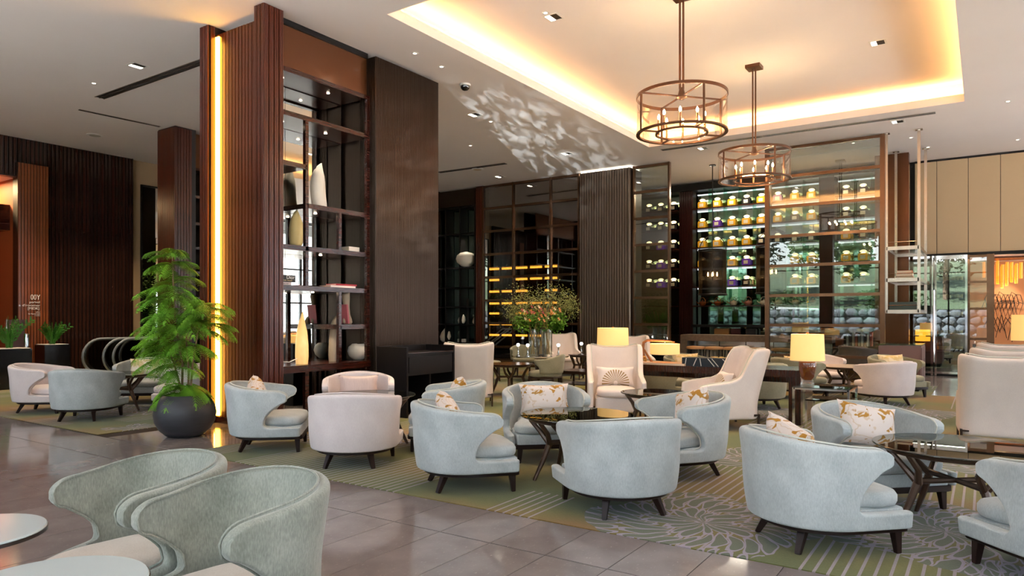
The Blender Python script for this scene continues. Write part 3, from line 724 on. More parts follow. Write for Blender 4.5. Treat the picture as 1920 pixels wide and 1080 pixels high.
# books -----------------------------------------------------------------------------
m_paper = mat('book_paper', C(226, 214, 192), rough=.9)
def book(label, loc, size, colr, rz=0, group=None, tilt=0, text=None, tcol=None):
    L, W, H = size
    t = thing('book', label, 'book', loc, rz, group)
    c = m_book(colr)
    b = MB().box(-L / 2, -W / 2, 0, L / 2, W / 2, .006).box(-L / 2, -W / 2, H - .006, L / 2, W / 2, H).box(-L / 2, -W / 2, .006, L / 2, -W / 2 + .006, H - .006)
    b.build('cover', c, t); MB().box(-L / 2 + .006, -W / 2 + .007, .006, L / 2 - .006, W / 2 - .006, H - .006).build('pages', m_paper, t)
    if tilt: t.rotation_euler = (0, tilt, rz)
    return t
BM = {}
def m_book(c):
    if c not in BM: BM[c] = mat('book_cover', C(*c), rough=.5)
    return BM[c]
def text(parent, s, size, loc, rot, m, ext=.001, name='lettering', align='LEFT', sx=1.0):
    cu = bpy.data.curves.new(name, 'FONT'); cu.body = s; cu.size = size; cu.extrude = ext; cu.align_x = align; cu.align_y = 'BOTTOM_BASELINE'
    cu.materials.append(m); o = bpy.data.objects.new(name, cu); COL.objects.link(o); me = bpy.data.meshes.new_from_object(o.evaluated_get(bpy.context.evaluated_depsgraph_get())); bpy.data.objects.remove(o); o = put(name, me); o.parent = parent; o.location = loc; o.rotation_euler = rot; o.scale = (sx, 1, 1); return o
m_txtw = mat('white_print', C(235, 232, 226), rough=.6); m_txtg = mat('gold_print', C(214, 186, 138), rough=.5); m_txtk = mat('dark_print', C(60, 54, 54), rough=.6)
zb = 1.95; yb = YS + .10
x_a, x_b = XL + .02, ux(560)
bk = book('grey cloth book lying under the black lettered one', ((x_a + ux(554)) / 2 - .05, yb + .10, zb), (ux(554) - x_a + .08, .24, .048), (196, 178, 176), 0, 'art books on the pillar shelves')
text(bk, 'THE  MASTERS  LIVES  NO', .026, (-.14, -.1205, .012), (PI / 2, 0, 0), m_txtk, .0006)
bk = book('black art book with large white serif lettering on its spine', ((x_a + x_b) / 2 - .05, yb + .10, zb + .048), (x_b - x_a + .10, .26, .098), (22, 20, 22), 0, 'art books on the pillar shelves')
xw = (x_b - x_a + .10) / 2
text(bk, 'Christian', .052, (-xw + .085, -.1305, .046), (PI / 2, 0, 0), m_txtw, .0006)
text(bk, 'Dior', .074, (xw - .155, -.1305, .044), (PI / 2, 0, 0), m_txtw, .0006)
text(bk, 'DESIGNER  COUTURE  PALACE', .024, (-xw + .09, -.1305, .014), (PI / 2, 0, 0), m_txtg, .0006)
for i, (c, zz, hh) in enumerate((((150, 138, 132), 0, .03), ((226, 204, 150), .03, .034), ((214, 190, 140), .064, .05))):
    book(('thin grey book at the bottom of the cream pile', 'cream book in the middle of the short pile', 'thick cream book on top of the short pile')[i], (ux(568) - .03, yb + .42, zb + zz), (.19, .16, hh), c, 0, 'art books on the pillar shelves')
book('white art book lying under the crimson one', (ux(633, .22), yb + .12, zb), (.50, .26, .035), (232, 222, 216), 0, 'art books on the pillar shelves')
book('crimson art book lying on a white one', (ux(640, .22), yb + .12, zb + .035), (.42, .24, .028), (150, 26, 40), 0, 'art books on the pillar shelves')
book('white boxed book on the upper pier side shelf', (ux(656, .24), yb + .14, 2.52), (.22, .2, .085), (236, 228, 220), 0, 'art books on the pillar shelves')
book('tan folio lying under the white boxed book', (ux(668, .4), yb + .36, 2.52), (.34, .2, .05), (204, 176, 132), 0, 'art books on the pillar shelves')
book('pink spined book leaning at the small side shelf', (ux(643, .26) , yb + .16, 1.55), (.30, .2, .03), (196, 104, 112), 0, 'art books on the pillar shelves', tilt=PI / 2 - .12)
book('thin dark book leaning against the shelf post', (ux(685, .26), yb + .16, 1.55), (.26, .18, .02), (60, 50, 48), 0, 'art books on the pillar shelves', tilt=-PI / 2 + .1)
rk = MB().tube([(-.12, 0, .01), (0, .05, .05), (.12, 0, .04), (.3, .02, .09)], [.006] * 4, 6).build('bent_twig', m_white, None, loc=(ux(545), YS + .18, .82)); tag(rk, 'thin white curved twig lying beside the onyx lamp', 'ornament')

# ================================================================ PILLAR 2 (behind the potted tree)
p2 = group_empty('pillar', 'second slatted timber pillar with mirrored shelves behind the potted tree')
QX, QY = 8.47, 14.53
MB().box(QX + .02, QY + .02, 0, QX + .5, 15.22, CEIL).box(QX + .5, QY + .62, 0, 12.2, 15.22, CEIL).build('core', m_groove, p2)
sl2 = slat_mesh('slat', .072, CEIL - .05, m_redwood)
slat_row(p2, sl2, (QX + .02, 15.22), (QX + .02, QY), .02, .072)
slat_row(p2, sl2, (QX, QY + .02), (QX + .4, QY + .02), .02, .072)
u2 = thing('display_shelf', 'narrow mirrored shelves seen between the two timber pillars', 'shelves', (QX + .4, QY + .1, 0))
def u2b(nm, x0, y0, z0, x1, y1, z1, m=m_mahog): return MB().box(x0, y0, z0, x1, y1, z1).build(nm, m, u2)
u2b('header', 0, .03, 4.85, 3.3, .08, CEIL - .05, m_bronze_panel)
for z in (.77, 1.92, 2.5, 3.05, 3.6, 4.2, 4.82): u2b('shelf', 0, 0, z - .03, 3.3, .48, z + .03)
for x in (0, .42, 1.6, 2.5, 3.26): u2b('post', x, 0, 0, x + .05, .45, 4.85)
u2b('mirror', 0, .5, .02, 3.3, .51, 4.85, m_mirror)

# ================================================================ GLASS SCREENS
XS = 17.8
RZ = (.02, .58, 1.31, 2.03, 2.75, 3.47, 4.19, 4.91, 5.60)
def screen(name, label, us, pane, w=.05, wpost=(.06, .06), x=XS):
    """bronze framed glass wall on x = const; us = pixel columns of its posts"""
    s = thing(name, label, 'screen', (x, 0, 0))
    ysv = [on_x(u, x)[0] for u in us]
    for y in ysv: MB().box(-.06, y - w / 2, 0, .06, y + w / 2, CEIL - .02).build('post', m_frame, s, bevel=.004)
    for a, c in zip(ysv[:-1], ysv[1:]):
        for z in RZ: MB().box(-.045, c + w / 2, z - .035, .045, a - w / 2, z + .035).build('rail', m_frame, s)
        for z0, z1 in zip(RZ[:-1], RZ[1:]): MB().box(-.005, c + w / 2, z0 + .035, .005, a - w / 2, z1 - .035).build('pane', pane, s)
    return s
screen('glass_screen', 'smoked glass screen in bronze grid behind the flower table', (907, 963, 1033, 1086), m_pane_dk)
screen('glass_screen', 'narrow bronze framed glass screen beside the tall bronze pier', (1189, 1255), m_pane)
screen('glass_screen', 'wide bronze framed glass screen in front of the bottle display', (1439, 1655), m_pane, .1)
# bronze pier 3
q0, q1 = on_x(1087, XS - .15)[0], on_x(1182, XS - .15)[0]
pr3 = group_empty('pillar', 'bronze reeded pier between the two glass screens')
MB().box(XS - .14, q1, 0, XS + .6, q0, CEIL - .06).build('core', m_bronze, pr3)
reeded(pr3, 'reeding', (XS - .15, q0), (XS - .15, q1), .08, CEIL - .06, m_bronze_lit, .075, .03)
m_cream_led = emis('pale_top_light', (1, .9, .72, 1), 2.5)
MB().box(XS - .12, q1 + .02, CEIL - .055, XS + .5, q0 - .02, CEIL - .035).build('top_light', m_cream_led, pr3)
# timber pilasters along the far wall
def pil2(u0, u1, x, z1, label, m=m_redwood, pitch=.072):
    y0, y1 = on_x(u0, x)[0], on_x(u1, x)[0]
    p = group_empty('pilaster', label)
    MB().box(x + .02, y1, 0, x + .3, y0, z1).build('core', m_groove, p)
    slat_row(p, slat_mesh('slat', pitch, z1 - .02, m, ridges=2), (x + .02, y0), (x + .02, y1), .01, pitch)
pil2(892, 907, XS - .05, CEIL - .02, 'dark timber pilaster beside the smoked glass screen')
m_dkred = mat('dark_maroon_wood', C(52, 22, 18), rough=.3, coat=.3)
pil2(1273, 1299, 21.0, 5.4, 'dark maroon pilaster at the edge of the bottle display', m_dkred)
# far display unit
yA, yB = on_x(818, XS)[0], on_x(892, XS)[0]
u3 = thing('display_shelf', 'black framed display shelves on the far wall left of the smoked screen', 'shelves', (XS, yB, 0))
W3 = 3.0
def u3b(nm, y0, z0, y1, z1, m=m_black, x0=0, x1=.4): return MB().box(x0, y0, z0, x1, y1, z1).build(nm, m, u3)
u3b('header', 0, 5.08, W3, CEIL - .05, m_bronze, -.03, .1)
for z in (.67, 1.26, 1.83, 2.46, 3.1, 4.2, 5.04): u3b('shelf', 0, z - .02, W3, z + .02)
for y in (.02, .62, 1.22, 1.82, 2.4): u3b('post', y, 0, y + .05, 5.08)
u3b('mirror', 0, 0, W3, 5.08, m_mirror_dk, .42, .43)
u3b('cupboard', 0, 0, W3, .65, m_ebony, 0, .38)
def far(u, z): return (XS + .16, on_x(u, XS + .16)[0], z)
st = MB().lathe([(.02, 0), (.17, .04), (.30, .16), (.335, .27), (.30, .38), (.2, .46), (.03, .5)], 24).build('pebble_sculpture', m_alab, None, loc=far(874, 3.12)); tag(st, 'rounded white pebble sculpture lit on the far shelves', 'sculpture')
for u, z, l, s in ((865, 1.28, 'small pale shell form on the middle far shelf', 1), (892, 1.28, 'pale shell form beside the pilaster on the far shelves', .9), (834, .69, 'cream shell sculpture at the bottom of the far shelves', 1.4)):
    organic(.36 * s, [(0, .06 * s), (.1, .12 * s), (.35, .15 * s), (.65, .11 * s), (.9, .04 * s), (1, .02 * s)], lambda zz, s=s: -.05 * s * zz, m_alab, 'shell_sculpture', l, far(u, z), PI / 2, .7)
tag(MB().box(-.1, -.16, 0, .1, .16, .11).build('paper_box', m_white, None, loc=far(868, .69), bevel=.01), 'small white box on the lowest far shelf', 'box')
tag(MB().lathe([(.05, 0), (.05, .02), (.045, .03), (.045, 1.38), (.02, 1.42), (.0, 1.42)], 12).build('tall_candlestick', m_black, None, loc=far(877, .69)), 'tall slim black candlestick on the far shelves', 'ornament')
spot('far_spot', (XS + .15, far(874, 0)[1], 4.15), far(874, 2), 9, NEUT, 80); spot('far_spot', (XS + .15, far(840, 0)[1], 1.25), far(836, .7), 4, NEUT, 90); spot('far_spot', (XS + .15, far(868, 0)[1], 1.8), far(868, 1.2), 4, NEUT, 90)
# amber lit wine shelves behind the smoked screen
wr = thing('lit_shelf_wall', 'dark shelf wall with amber light bars glowing behind the smoked screen', 'shelves', (21.2, 12.4, 0))
m_amber = emis('amber_shelf_light', (1, .48, .06, 1), 3.0)
MB().box(.1, -1.2, 0, .2, 3.4, 5.2).build('back', m_ebony, wr)
for z in (.83, 1.23, 1.63, 2.0, 2.44, 2.87, 3.28):
    MB().box(-.3, -.2, z + .06, .1, 3.3, z + .09).build('shelf', m_ebony, wr)
    for k in range(5):
        if (k * 7 + int(z * 10)) % 6 != 1: MB().box(-.02, .02 + .62 * k, z - .02, .02, .5 + .62 * k, z + .05).build('light_bar', m_amber, wr)

# ================================================================ BOTTLE DISPLAY (perfume style flacons on glass and dark shelves)
XP = 21.05
def yp(u): return on_x(u, XP)[0]
disp = thing('bottle_display', 'floor to ceiling mirrored shelves of coloured square flacons behind the bar', 'shelves', (XP, 0, 0))
ya, yb_ = yp(1299), yp(1668)
SZ = (1.28, 1.86, 2.44, 3.04, 3.64, 4.24, 4.84)
def db(nm, x0, y0, z0, x1, y1, z1, m): return MB().box(x0, y0, z0, x1, y1, z1).build(nm, m, disp)
db('mirror_back', .34, yb_, 1.28, .35, ya, 5.4, m_mirror_dk)
db('header', -.1, yb_, 5.4, .35, yp(1190), 5.6, m_black)
db('mirror_back', .34, yp(1273), 1.28, .35, yp(1190), 5.4, m_mirror_dk)
db('base_cabinet', -.05, yb_, 0, .35, yp(1190), .95, m_ebony)
db('niche', .3, yb_, .95, .35, yp(1190), 1.2, m_mirror_dk)
db('ledge', -.12, yb_, 1.2, .35, ya, 1.28, m_black)
for z in SZ[1:]:
    db('shelf', -.10, yb_, z - .035, .33, ya, z, m_mahog); db('shelf', -.10, yp(1273), z - .035, .33, yp(1190), z, m_mahog)
m_cool = emis('white_shelf_light', (.95, .97, 1, 1), .45)
colsU = [1316, 1344, 1372, 1399, 1427, 1458, 1490, 1521, 1586, 1618, 1650]
divs = [1330, 1358, 1386, 1413, 1442, 1474, 1506, 1602, 1634]
for u in divs:
    y = yp(u); db('glass_divider', -.08, y - .006, 1.28, .33, y + .006, 5.4, m_gglass)
db('pier', -.12, yp(1566), 1.28, .3, yp(1537), 5.4, m_ebony)
for z in SZ[2:] + (5.36,):
    for a, c in ((1302, 1534), (1568, 1665)): db('light_strip', .28, yp(c), z - .07, .325, yp(a), z - .04, m_cool)
area('display_light', (XP - .35, (ya + yb_) / 2, 5.35), (0, .35, 0), .08, 4.6, 38, (1, .9, .74))
m_yel = mat('amber_flacon', C(206, 150, 40), rough=.08, coat=1, emit=C(255, 180, 30), emit_s=.08)  # coloured flacons glow faintly, standing in for shelf light through the glass
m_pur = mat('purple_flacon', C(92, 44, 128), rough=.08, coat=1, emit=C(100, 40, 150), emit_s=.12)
m_drk = mat('black_flacon', C(34, 32, 36), rough=.08, coat=1)
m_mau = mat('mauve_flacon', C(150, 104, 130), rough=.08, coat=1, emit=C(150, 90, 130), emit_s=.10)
m_label = mat('flacon_label', C(220, 206, 176), rough=.7)
m_stop = mat('crystal_stopper', C(250, 240, 215), rough=.06, coat=1, emit=C(255, 225, 170), emit_s=.9)  # emission paints the glint of downlights on the stoppers
def flacon(mm, label, nm='flacon'):
    f = thing(nm, label, 'bottle', (0, 0, 0), 0, 'flacons on the mirrored display')
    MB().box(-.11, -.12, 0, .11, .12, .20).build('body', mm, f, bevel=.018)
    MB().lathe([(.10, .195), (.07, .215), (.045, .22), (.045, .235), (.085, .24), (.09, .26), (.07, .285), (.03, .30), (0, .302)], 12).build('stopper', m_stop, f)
    MB().box(-.114, -.062, .045, -.110, .062, .145).build('label', m_label, f)
    return f
FL = {}
NAMES = {'y': ('amber', m_yel), 'p': ('purple', m_pur), 'd': ('black', m_drk), 'm': ('mauve', m_mau)}
ORD = ('first', 'second', 'third', 'fourth', 'fifth', 'sixth', 'seventh', 'eighth', 'ninth', 'tenth', 'eleventh')
ROWN = {4.84: 'top shelf', 4.24: 'second shelf down', 3.64: 'third shelf down', 3.04: 'fourth shelf down', 2.44: 'fifth shelf down'}
GRID = {4.84: 'yyydymyy' + 'ddm', 4.24: 'ypyyyydy' + 'ddd', 3.64: 'yyyydddd' + 'ydd', 3.04: 'ypypyyyy' + 'yyd', 2.44: 'dypdydyy' + 'ydy'}
NAR = [1216, 1238, 1262]
def place_flacon(c, loc, label):
    if c not in FL: FL[c] = flacon(NAMES[c][1], label); o = FL[c]; o.location = loc
    else: o = dup(FL[c], loc, 0, label)
    return o
for z, s in GRID.items():
    for k, c in enumerate(s):
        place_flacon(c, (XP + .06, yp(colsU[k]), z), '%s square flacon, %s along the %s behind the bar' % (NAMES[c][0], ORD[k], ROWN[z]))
    for k, u in enumerate(NAR):
        c = 'dpd'[k] if z < 4 else 'ddd'[k]
        place_flacon(c, (XP + .06, yp(u), z), '%s square flacon, %s on the %s behind the narrow screen' % (NAMES[c][0], ORD[k], ROWN[z]))
# teapots on the lowest row
m_pot = [mat('copper_glaze', C(168, 92, 44), rough=.2, metal=.5), mat('ivory_glaze', C(220, 208, 182), rough=.2), mat('pink_glaze', C(188, 128, 112), rough=.2)]
TP = [(1316, 0, 'copper teapot'), (1344, 0, 'low copper teapot'), (1374, 1, 'slender ivory teapot'), (1402, 2, 'pink glazed teapot'), (1431, 1, 'ivory teapot with tall hoop handle'), (1459, 1, 'squat ivory teapot'), (1491, 1, 'white teapot'), (1523, 0, 'wide copper teapot')]
for u, k, l in TP:
    t = thing('teapot', l + ' on the lowest display shelf behind the bar', 'teapot', (XP + .06, yp(u), 1.86), PI / 2, 'teapots on the display')
    MB().lathe([(.06, 0), (.10, .03), (.115, .08), (.09, .125), (.04, .14), (.02, .15), (.022, .17), (0, .175)], 16).build('body', m_pot[k], t)
    MB().tube([(.10, 0, .06), (.16, 0, .09), (.19, 0, .13)], [.02, .014, .01], 7).build('spout', m_pot[k], t)
    MB().tube([(-.09 + .18 * (1 - math.cos(a)) / 2, 0, .12 + .13 * math.sin(a)) for a in [PI * i / 8 for i in range(9)]], .008, 6).build('handle', m_pot[k], t)
# niche boxes below
for i, (u, l, c) in enumerate(((1352, 'tan box of cream books in the niche above the bar', (170, 120, 66)), (1384, 'dark red box in the niche above the bar', (80, 34, 34)), (1402, 'black tea box in the niche above the bar', (40, 34, 36)))):
    tag(MB().box(-.1, -.22, 0, .1, .22, .2).box(-.09, -.2, .2, .09, .2, .215).build('storage_box', m_book(c), None, loc=(XP + .12, yp(u), .95), bevel=.006), l, 'box')

# ================================================================ BAR COUNTER AND STOOLS
XC = 18.55; yb0, yb1 = on_x(1276, XC)[0], on_x(1560, XC)[0]
m_barstone = mat('brown_bar_stone', C(104, 88, 74), rough=.45, noise=(14, C(76, 64, 54), .3))
m_barmir = mat('brushed_bar_front', C(196, 204, 212), rough=.16, metal=1)
bar = thing('bar_counter', 'brown stone topped bar counter with mirrored front', 'counter', (XC, yb1, 0))
LB = yb0 - yb1
MB().box(-.02, 0, .86, .7, LB, 1.03).build('counter_top', m_barstone, bar, bevel=.006)
MB().box(-.02, LB - .2, 0, .7, LB, .86).build('end_panel', m_barstone, bar, bevel=.006)
for k in range(5):
    MB().box(.34, .05 + k * (LB - .3) / 5, .02, .36, .05 + (k + 1) * (LB - .3) / 5 - .02, .85).build('front_panel', m_barmir, bar)
m_stoolwd = mat('tan_leather', C(150, 112, 74), rough=.4)
def stool():
    t = thing('bar_stool', '', 'stool', (0, 0, 0), 0, 'stools along the bar')
    MB().layers([(.2 * math.cos(a) * (1.0), .25 * math.sin(a)) for a in [2 * PI * i / 20 for i in range(20)]], [(.9, .64), (1, .655), (1, .70), (.94, .72), (.5, .73)]).build('seat', m_stoolwd, t)
    for sx in (-1, 1):
        for sy in (-1, 1): MB().bar((sx * .14, sy * .17, .65), (sx * .17, sy * .2, 0), .03).build('leg', m_black, t)
    MB().tube([(.17, -.2, .25), (-.17, -.2, .25), (-.17, .2, .25), (.17, .2, .25)], .012, 6, closed=True).build('footrest', m_chrome, t)
    return t
st0 = None
for k, u in enumerate((1304, 1339, 1375, 1424, 1465, 1502)):
    loc = (XC - .20, on_x(u, XC - .2)[0], 0); lab = ('bar stool closest to the maroon pilaster', 'second bar stool from the maroon pilaster', 'third bar stool from the maroon pilaster', 'fourth bar stool, beside the screen post', 'bar stool just behind the wide glass screen', 'bar stool behind the tall amber table lamp')[k]
    if st0 is None: st0 = stool(); st0.location = loc; st0['label'] = lab
    else: dup(st0, loc, 0, lab)
# low dark sideboard and books behind the wide screen
sbx = thing('sideboard', 'low dark sideboard with books seen through the wide glass screen', 'sideboard', (18.2, on_x(1560, 18.2)[0], 0))
MB().box(0, -1.6, .08, .5, -.06, .78).box(.04, -1.56, 0, .46, -.1, .08).build('body', m_ebony, sbx); MB().box(-.01, -1.62, .78, .52, -.05, .82).build('top', m_mahog, sbx)
for k in range(3): MB().box(-.012, -1.58 + .5 * k, .12, 0, -1.12 + .5 * k, .74).build('door', m_mahog, sbx)
for k in range(9):
    c = ((188, 190, 196), (70, 62, 60), (200, 196, 190), (160, 70, 50), (120, 130, 140))[k % 5]
    hh = (.30, .27, .33)[k % 3]; t_ = thing('book', '%s upright book on the low dark sideboard behind glass' % ORD[k], 'book', (18.4, on_x(1590 + k * 5.5, 18.4)[0], .82), 0, 'books on the low sideboard')
    MB().box(-.1, -.022, 0, .1, .022, hh).build('cover', m_book(c), t_); MB().box(-.09, -.019, .004, .102, .019, hh - .006).build('pages', m_paper, t_)
tag(MB().box(-.14, -.07, 0, .14, .07, .24).build('storage_box', m_book((150, 84, 44)), None, loc=(18.42, on_x(1574, 18.42)[0], .82), bevel=.01), 'rust coloured box on the low sideboard behind glass', 'box')

# ---- drum lanterns hanging over the bar
m_mesh = glass('black_mesh_shade', (.13, .115, .10, 1), .04, .35, (.4, .36, .32, 1))
def lantern(u, x, label, z0=2.12, z1=3.32):
    y = on_x(u, x)[0]; t = thing('drum_lantern', label, 'pendant lamp', (x, y, 0), 0, 'drum lanterns over the bar')
    R = .37
    b = MB(); k = 28
    vs = [(R * math.cos(2 * PI * i / k), R * math.sin(2 * PI * i / k), z) for z in (z0, z1) for i in range(k)]
    b.add(vs, [(i, (i + 1) % k, k + (i + 1) % k, k + i) for i in range(k)]).build('mesh_shade', m_mesh, t)
    for z in (z0, z1): MB().tube([(R * math.cos(2 * PI * i / k), R * math.sin(2 * PI * i / k), z) for i in range(k)], .025, 6, closed=True).build('ring', m_black, t)
    MB().tube([(0, R * math.cos(a), z1 + .42 * math.sin(a)) for a in [PI * i / 12 for i in range(13)]], .012, 6).build('hoop', m_black, t)
    MB().tube([(0, 0, z1 + .42), (0, 0, CEIL)], .014, 6).build('stem', m_black, t); MB().lathe([(.09, CEIL - .03), (.09, CEIL)], 14).build('canopy', m_black, t)
    for k2 in range(4):
        a = k2 * PI / 2 + .4; MB().lathe([(.012, z0 + .5), (.02, z0 + .55), (.012, z0 + .6), (0, z0 + .62)], 8, (.12 * math.cos(a), .12 * math.sin(a), 0)).build('bulb', m_flame, t)
    MB().lathe([(.012, z0 + .38), (.012, z1 + .42)], 8).build('spindle', m_black, t)
    point('lantern_glow', (x, y, z0 + .56), 14, WARM, .12)
m_flame = emis('lamp_flame', (1, .62, .24, 1), 40)
lantern(1336, 18.9, 'black mesh drum lantern hanging over the bar near the maroon pilaster')
lantern(1446, 18.7, 'black mesh drum lantern hanging behind the wide glass screen')
# ================================================================ HANGING RACK, WINE CABINET, SIDE ROOM
hr = thing('hanging_rack', 'brushed metal glass shelf rack hung from the ceiling beside the wide screen', 'rack', (17.85, 1.2, 0))
WX_, WY_ = 2.1, .64
for x in (0, WX_):
    for y in (0, WY_):
        MB().box(x - .03, y - .03, 1.6, x + .03, y + .03, CEIL).build('post', m_steel, hr, bevel=.004)
        MB().box(x - .07, y - .07, CEIL - .02, x + .07, y + .07, CEIL).build('ceiling_plate', m_steel, hr)
for z in (1.63, 2.34, 3.05):
    for y in (0, WY_): MB().box(0, y - .03, z - .04, WX_, y + .03, z + .04).build('side_rail', m_steel, hr)
    for x in (0, WX_): MB().box(x - .03, 0, z - .04, x + .03, WY_, z + .04).build('end_rail', m_steel, hr)
    MB().box(.03, .03, z - .008, WX_ - .03, WY_ - .03, z + .008).build('glass_shelf', m_clear, hr)
    MB().tube([(0, 0, z + .14), (0, WY_, z + .14)], .008, 6).build('guard_rail', m_frame, hr)
for k, (z, c, l) in enumerate(((0, (196, 150, 110), 'tan book at the bottom of the rack pile'), (.07, (206, 190, 170), 'cream book in the middle of the rack pile'), (.14, (170, 82, 40), 'orange book on top of the rack pile'))):
    book(l, (18.1 + .03 * k, 1.5, 2.36 + z), (.22, .36 - .03 * k, .06), c, 0, 'books on the hanging rack')
bx = tag(MB().box(-.2, -.27, 0, .2, .27, .2).build('green_case', mat('dark_green_case', C(44, 58, 50), rough=.3), None, loc=(18.1, 1.52, 1.645), bevel=.01), 'dark green flat case on the lowest rack shelf', 'box')
# dark wall between the screen and the wine cabinet
structure(MB().box(20.2, on_x(1704, 20.2)[0], 0, 20.5, on_x(1665, 20.2)[0] + .3, CEIL).build('wall_bronze', m_bronze_panel))
# dresser
dr = thing('cabinet', 'plum brown cabinet with glass top in front of the wine cabinet', 'cabinet', (16.25, 1.06, 0))
m_plum = mat('plum_lacquer', C(112, 84, 82), rough=.35, coat=.2)
MB().box(0, 0, .1, 1.15, .76, .93).build('body', m_plum, dr, bevel=.012); MB().box(.04, .04, 0, 1.1, .72, .1).build('plinth', m_ebony, dr)
MB().box(-.01, -.01, .93, 1.16, .77, .945).build('glass_top', m_gglass, dr); MB().box(.1, -.012, .16, .55, 0, .88).build('door', m_plum, dr); MB().box(.6, -.012, .16, 1.05, 0, .88).build('door', m_plum, dr)
MB().bar((.52, -.03, .4), (.52, -.03, .65), .014).build('handle', m_chrome, dr)
# wine cabinet with two glass doors
XW = 21.0
y_a, y_b, y_c = on_x(1701, XW)[0], on_x(1753, XW)[0], on_x(1814, XW)[0]
wc = thing('wine_cabinet', 'tall chrome framed glass wine cabinet under the cream wall', 'cabinet', (XW, y_c, 0))
Hc = 3.08; Wc = y_a - y_c; yb2 = y_b - y_c
MB().box(.45, 0, 0, .5, Wc, Hc).build('back', mat('dark_cabinet_back', C(44, 40, 36), rough=.4), wc)
MB().box(0, 0, 0, .5, Wc, .06).build('base', m_black, wc); MB().box(0, 0, Hc - .05, .5, Wc, Hc).build('top', m_chrome, wc)
for y in (0, yb2 - .04, yb2 + .04, Wc - .05): MB().box(-.04, y, 0, .02, y + .05, Hc).build('stile', m_chrome, wc, bevel=.006)
for a, c in ((.05, yb2 - .04), (yb2 + .09, Wc - .05)):
    MB().box(-.012, a, .05, 0, c, Hc - .05).build('door_pane', glass('cabinet_glass', (.72, .8, .74, 1), .22), wc)
    for z in (.06, Hc - .1): MB().box(-.03, a, z, .01, c, z + .05).build('door_rail', m_chrome, wc)
MB().tube([(-.09, yb2 + .02, .35), (-.09, yb2 + .02, 2.2)], .02, 8).build('pull_handle', m_chrome, wc)
for z in (.62, 1.03, 1.5, 1.95, 2.4): MB().box(.05, .03, z - .03, .45, Wc - .03, z).build('shelf', m_ebony, wc)
m_bot = mat('dark_wine_glass', C(30, 40, 28), rough=.1, coat=.6); m_wl = mat('wine_label', C(206, 184, 130), rough=.7)
wb0 = None
for zi, z in enumerate((.62, 1.03, 1.5, 1.95, 2.4)):
    for k in range(7):
        y = y_c + .14 + k * (yb2 - .22) / 6.0
        lab = '%s wine bottle along %s of the chrome wine cabinet' % (ORD[k], ('the bottom shelf', 'the second lowest shelf', 'the middle shelf', 'the fourth shelf up', 'the top shelf')[zi])
        if wb0 is None:
            wb0 = thing('wine_bottle', lab, 'bottle', (XW + .2, y, z), 0, 'bottles in the wine cabinet')
            MB().lathe([(.038, 0), (.04, .01), (.04, .19), (.03, .22), (.015, .25), (.015, .31), (0, .312)], 10).build('glass_body', m_bot, wb0)
            MB().lathe([(.041, .05), (.041, .14)], 10).build('label', m_wl, wb0)
        else: dup(wb0, (XW + .2, y, z), 0, lab)
area('cabinet_light', (XW + .2, y_c + Wc / 2, Hc - .08), (0, 0, 0), .1, 1.3, 14, NEUT)
# small lamp in the second bay
lm = thing('table_lamp', 'small amber lamp glowing beside the wine cabinet', 'lamp', (XW + .2, y_a - .34, .62 + .0))
m_ashade = mat('amber_lampshade', C(240, 170, 60), rough=.8, emit=C(255, 160, 40), emit_s=1.3)
MB().lathe([(.08, 0), (.08, .02), (.02, .04), (.02, .3)], 12).build('base', m_black, lm); MB().lathe([(.17, .26), (.17, .56), (.165, .56), (.165, .26)], 20).build('lamp_shade', m_ashade, lm)
# side room
m_orange = mat('terracotta_wall', C(186, 134, 94), rough=.7)
structure(MB().box(25.2, SY, 0, 25.4, 2.4, 3.3).build('wall_side_room', m_orange)); structure(MB().box(XB, 2.2, 0, 25.4, 2.4, 3.3).build('wall_side_room', m_orange))
structure(MB().box(XB + .2, SY, 3.15, 25.4, 2.4, 3.3).build('ceiling_side_room', m_ceil))
pt = thing('glass_partition', 'bronze framed glass partition beside the wine cabinet', 'screen', (XB - .1, 0, 0))
yg0, yg1 = on_x(1817, XB - .1)[0], on_x(1850, XB - .1)[0]
MB().box(-.05, yg1 - .16, 0, .05, yg1, 3.1).build('post', m_frame, pt); MB().box(-.05, yg0 - .02, 0, .05, yg0 + .03, 3.1).build('post', m_frame, pt)
for z in (.04, .95, 1.72, 2.4, 3.06): MB().box(-.03, yg1, z - .03, .03, yg0, z + .03).build('rail', m_frame, pt)
for a, c in ((.07, .92), (.98, 1.69), (1.75, 2.37), (2.43, 3.03)): MB().box(-.005, yg1, a, .005, yg0, c).build('pane', m_pane, pt)
# wire figures on the terracotta wall
wf = thing('wire_wall_art', 'black angular wire artwork on the terracotta wall', 'artwork', (25.12, on_x(1880, 25.12)[0], 0))
rw = random.Random(11); wy0, wy1 = on_x(1853, 25.12)[0] - wf.location.y, on_x(1914, 25.12)[0] - wf.location.y
for k in range(8):
    b = MB(); y = wy0 + (wy1 - wy0) * (k + .5) / 8; s = rw.uniform(-.06, .06)
    pts = [(-.02, y - .04, 2.15), (0, y + .07, 2.22 + s), (-.03, y + .13, 2.05 + s), (0, y + .02, 1.55 + s), (0, y - .1, 1.9), (-.02, y - .04, 2.15)]
    b.tube(pts, .009, 5); b.tube([(0, y + .02, 1.55 + s), (0, y - .14 + s, .95 + rw.uniform(-.1, .3))], .009, 5); b.tube([(0, y + .02, 1.55 + s), (0, y + .16, .85 + rw.uniform(-.1, .4))], .009, 5); b.tube([(0, y - .1, 1.9), (-.02, y + .13, 2.0), (0, y + .22, 1.75)], .008, 5)
    b.build('wire_figure', m_black, wf)
spot('art_spot', (24.6, on_x(1884, 24.6)[0], 3.1), (25.15, on_x(1884, 25.1)[0], 1.2), 70, (1, .74, .48), 62, .8)
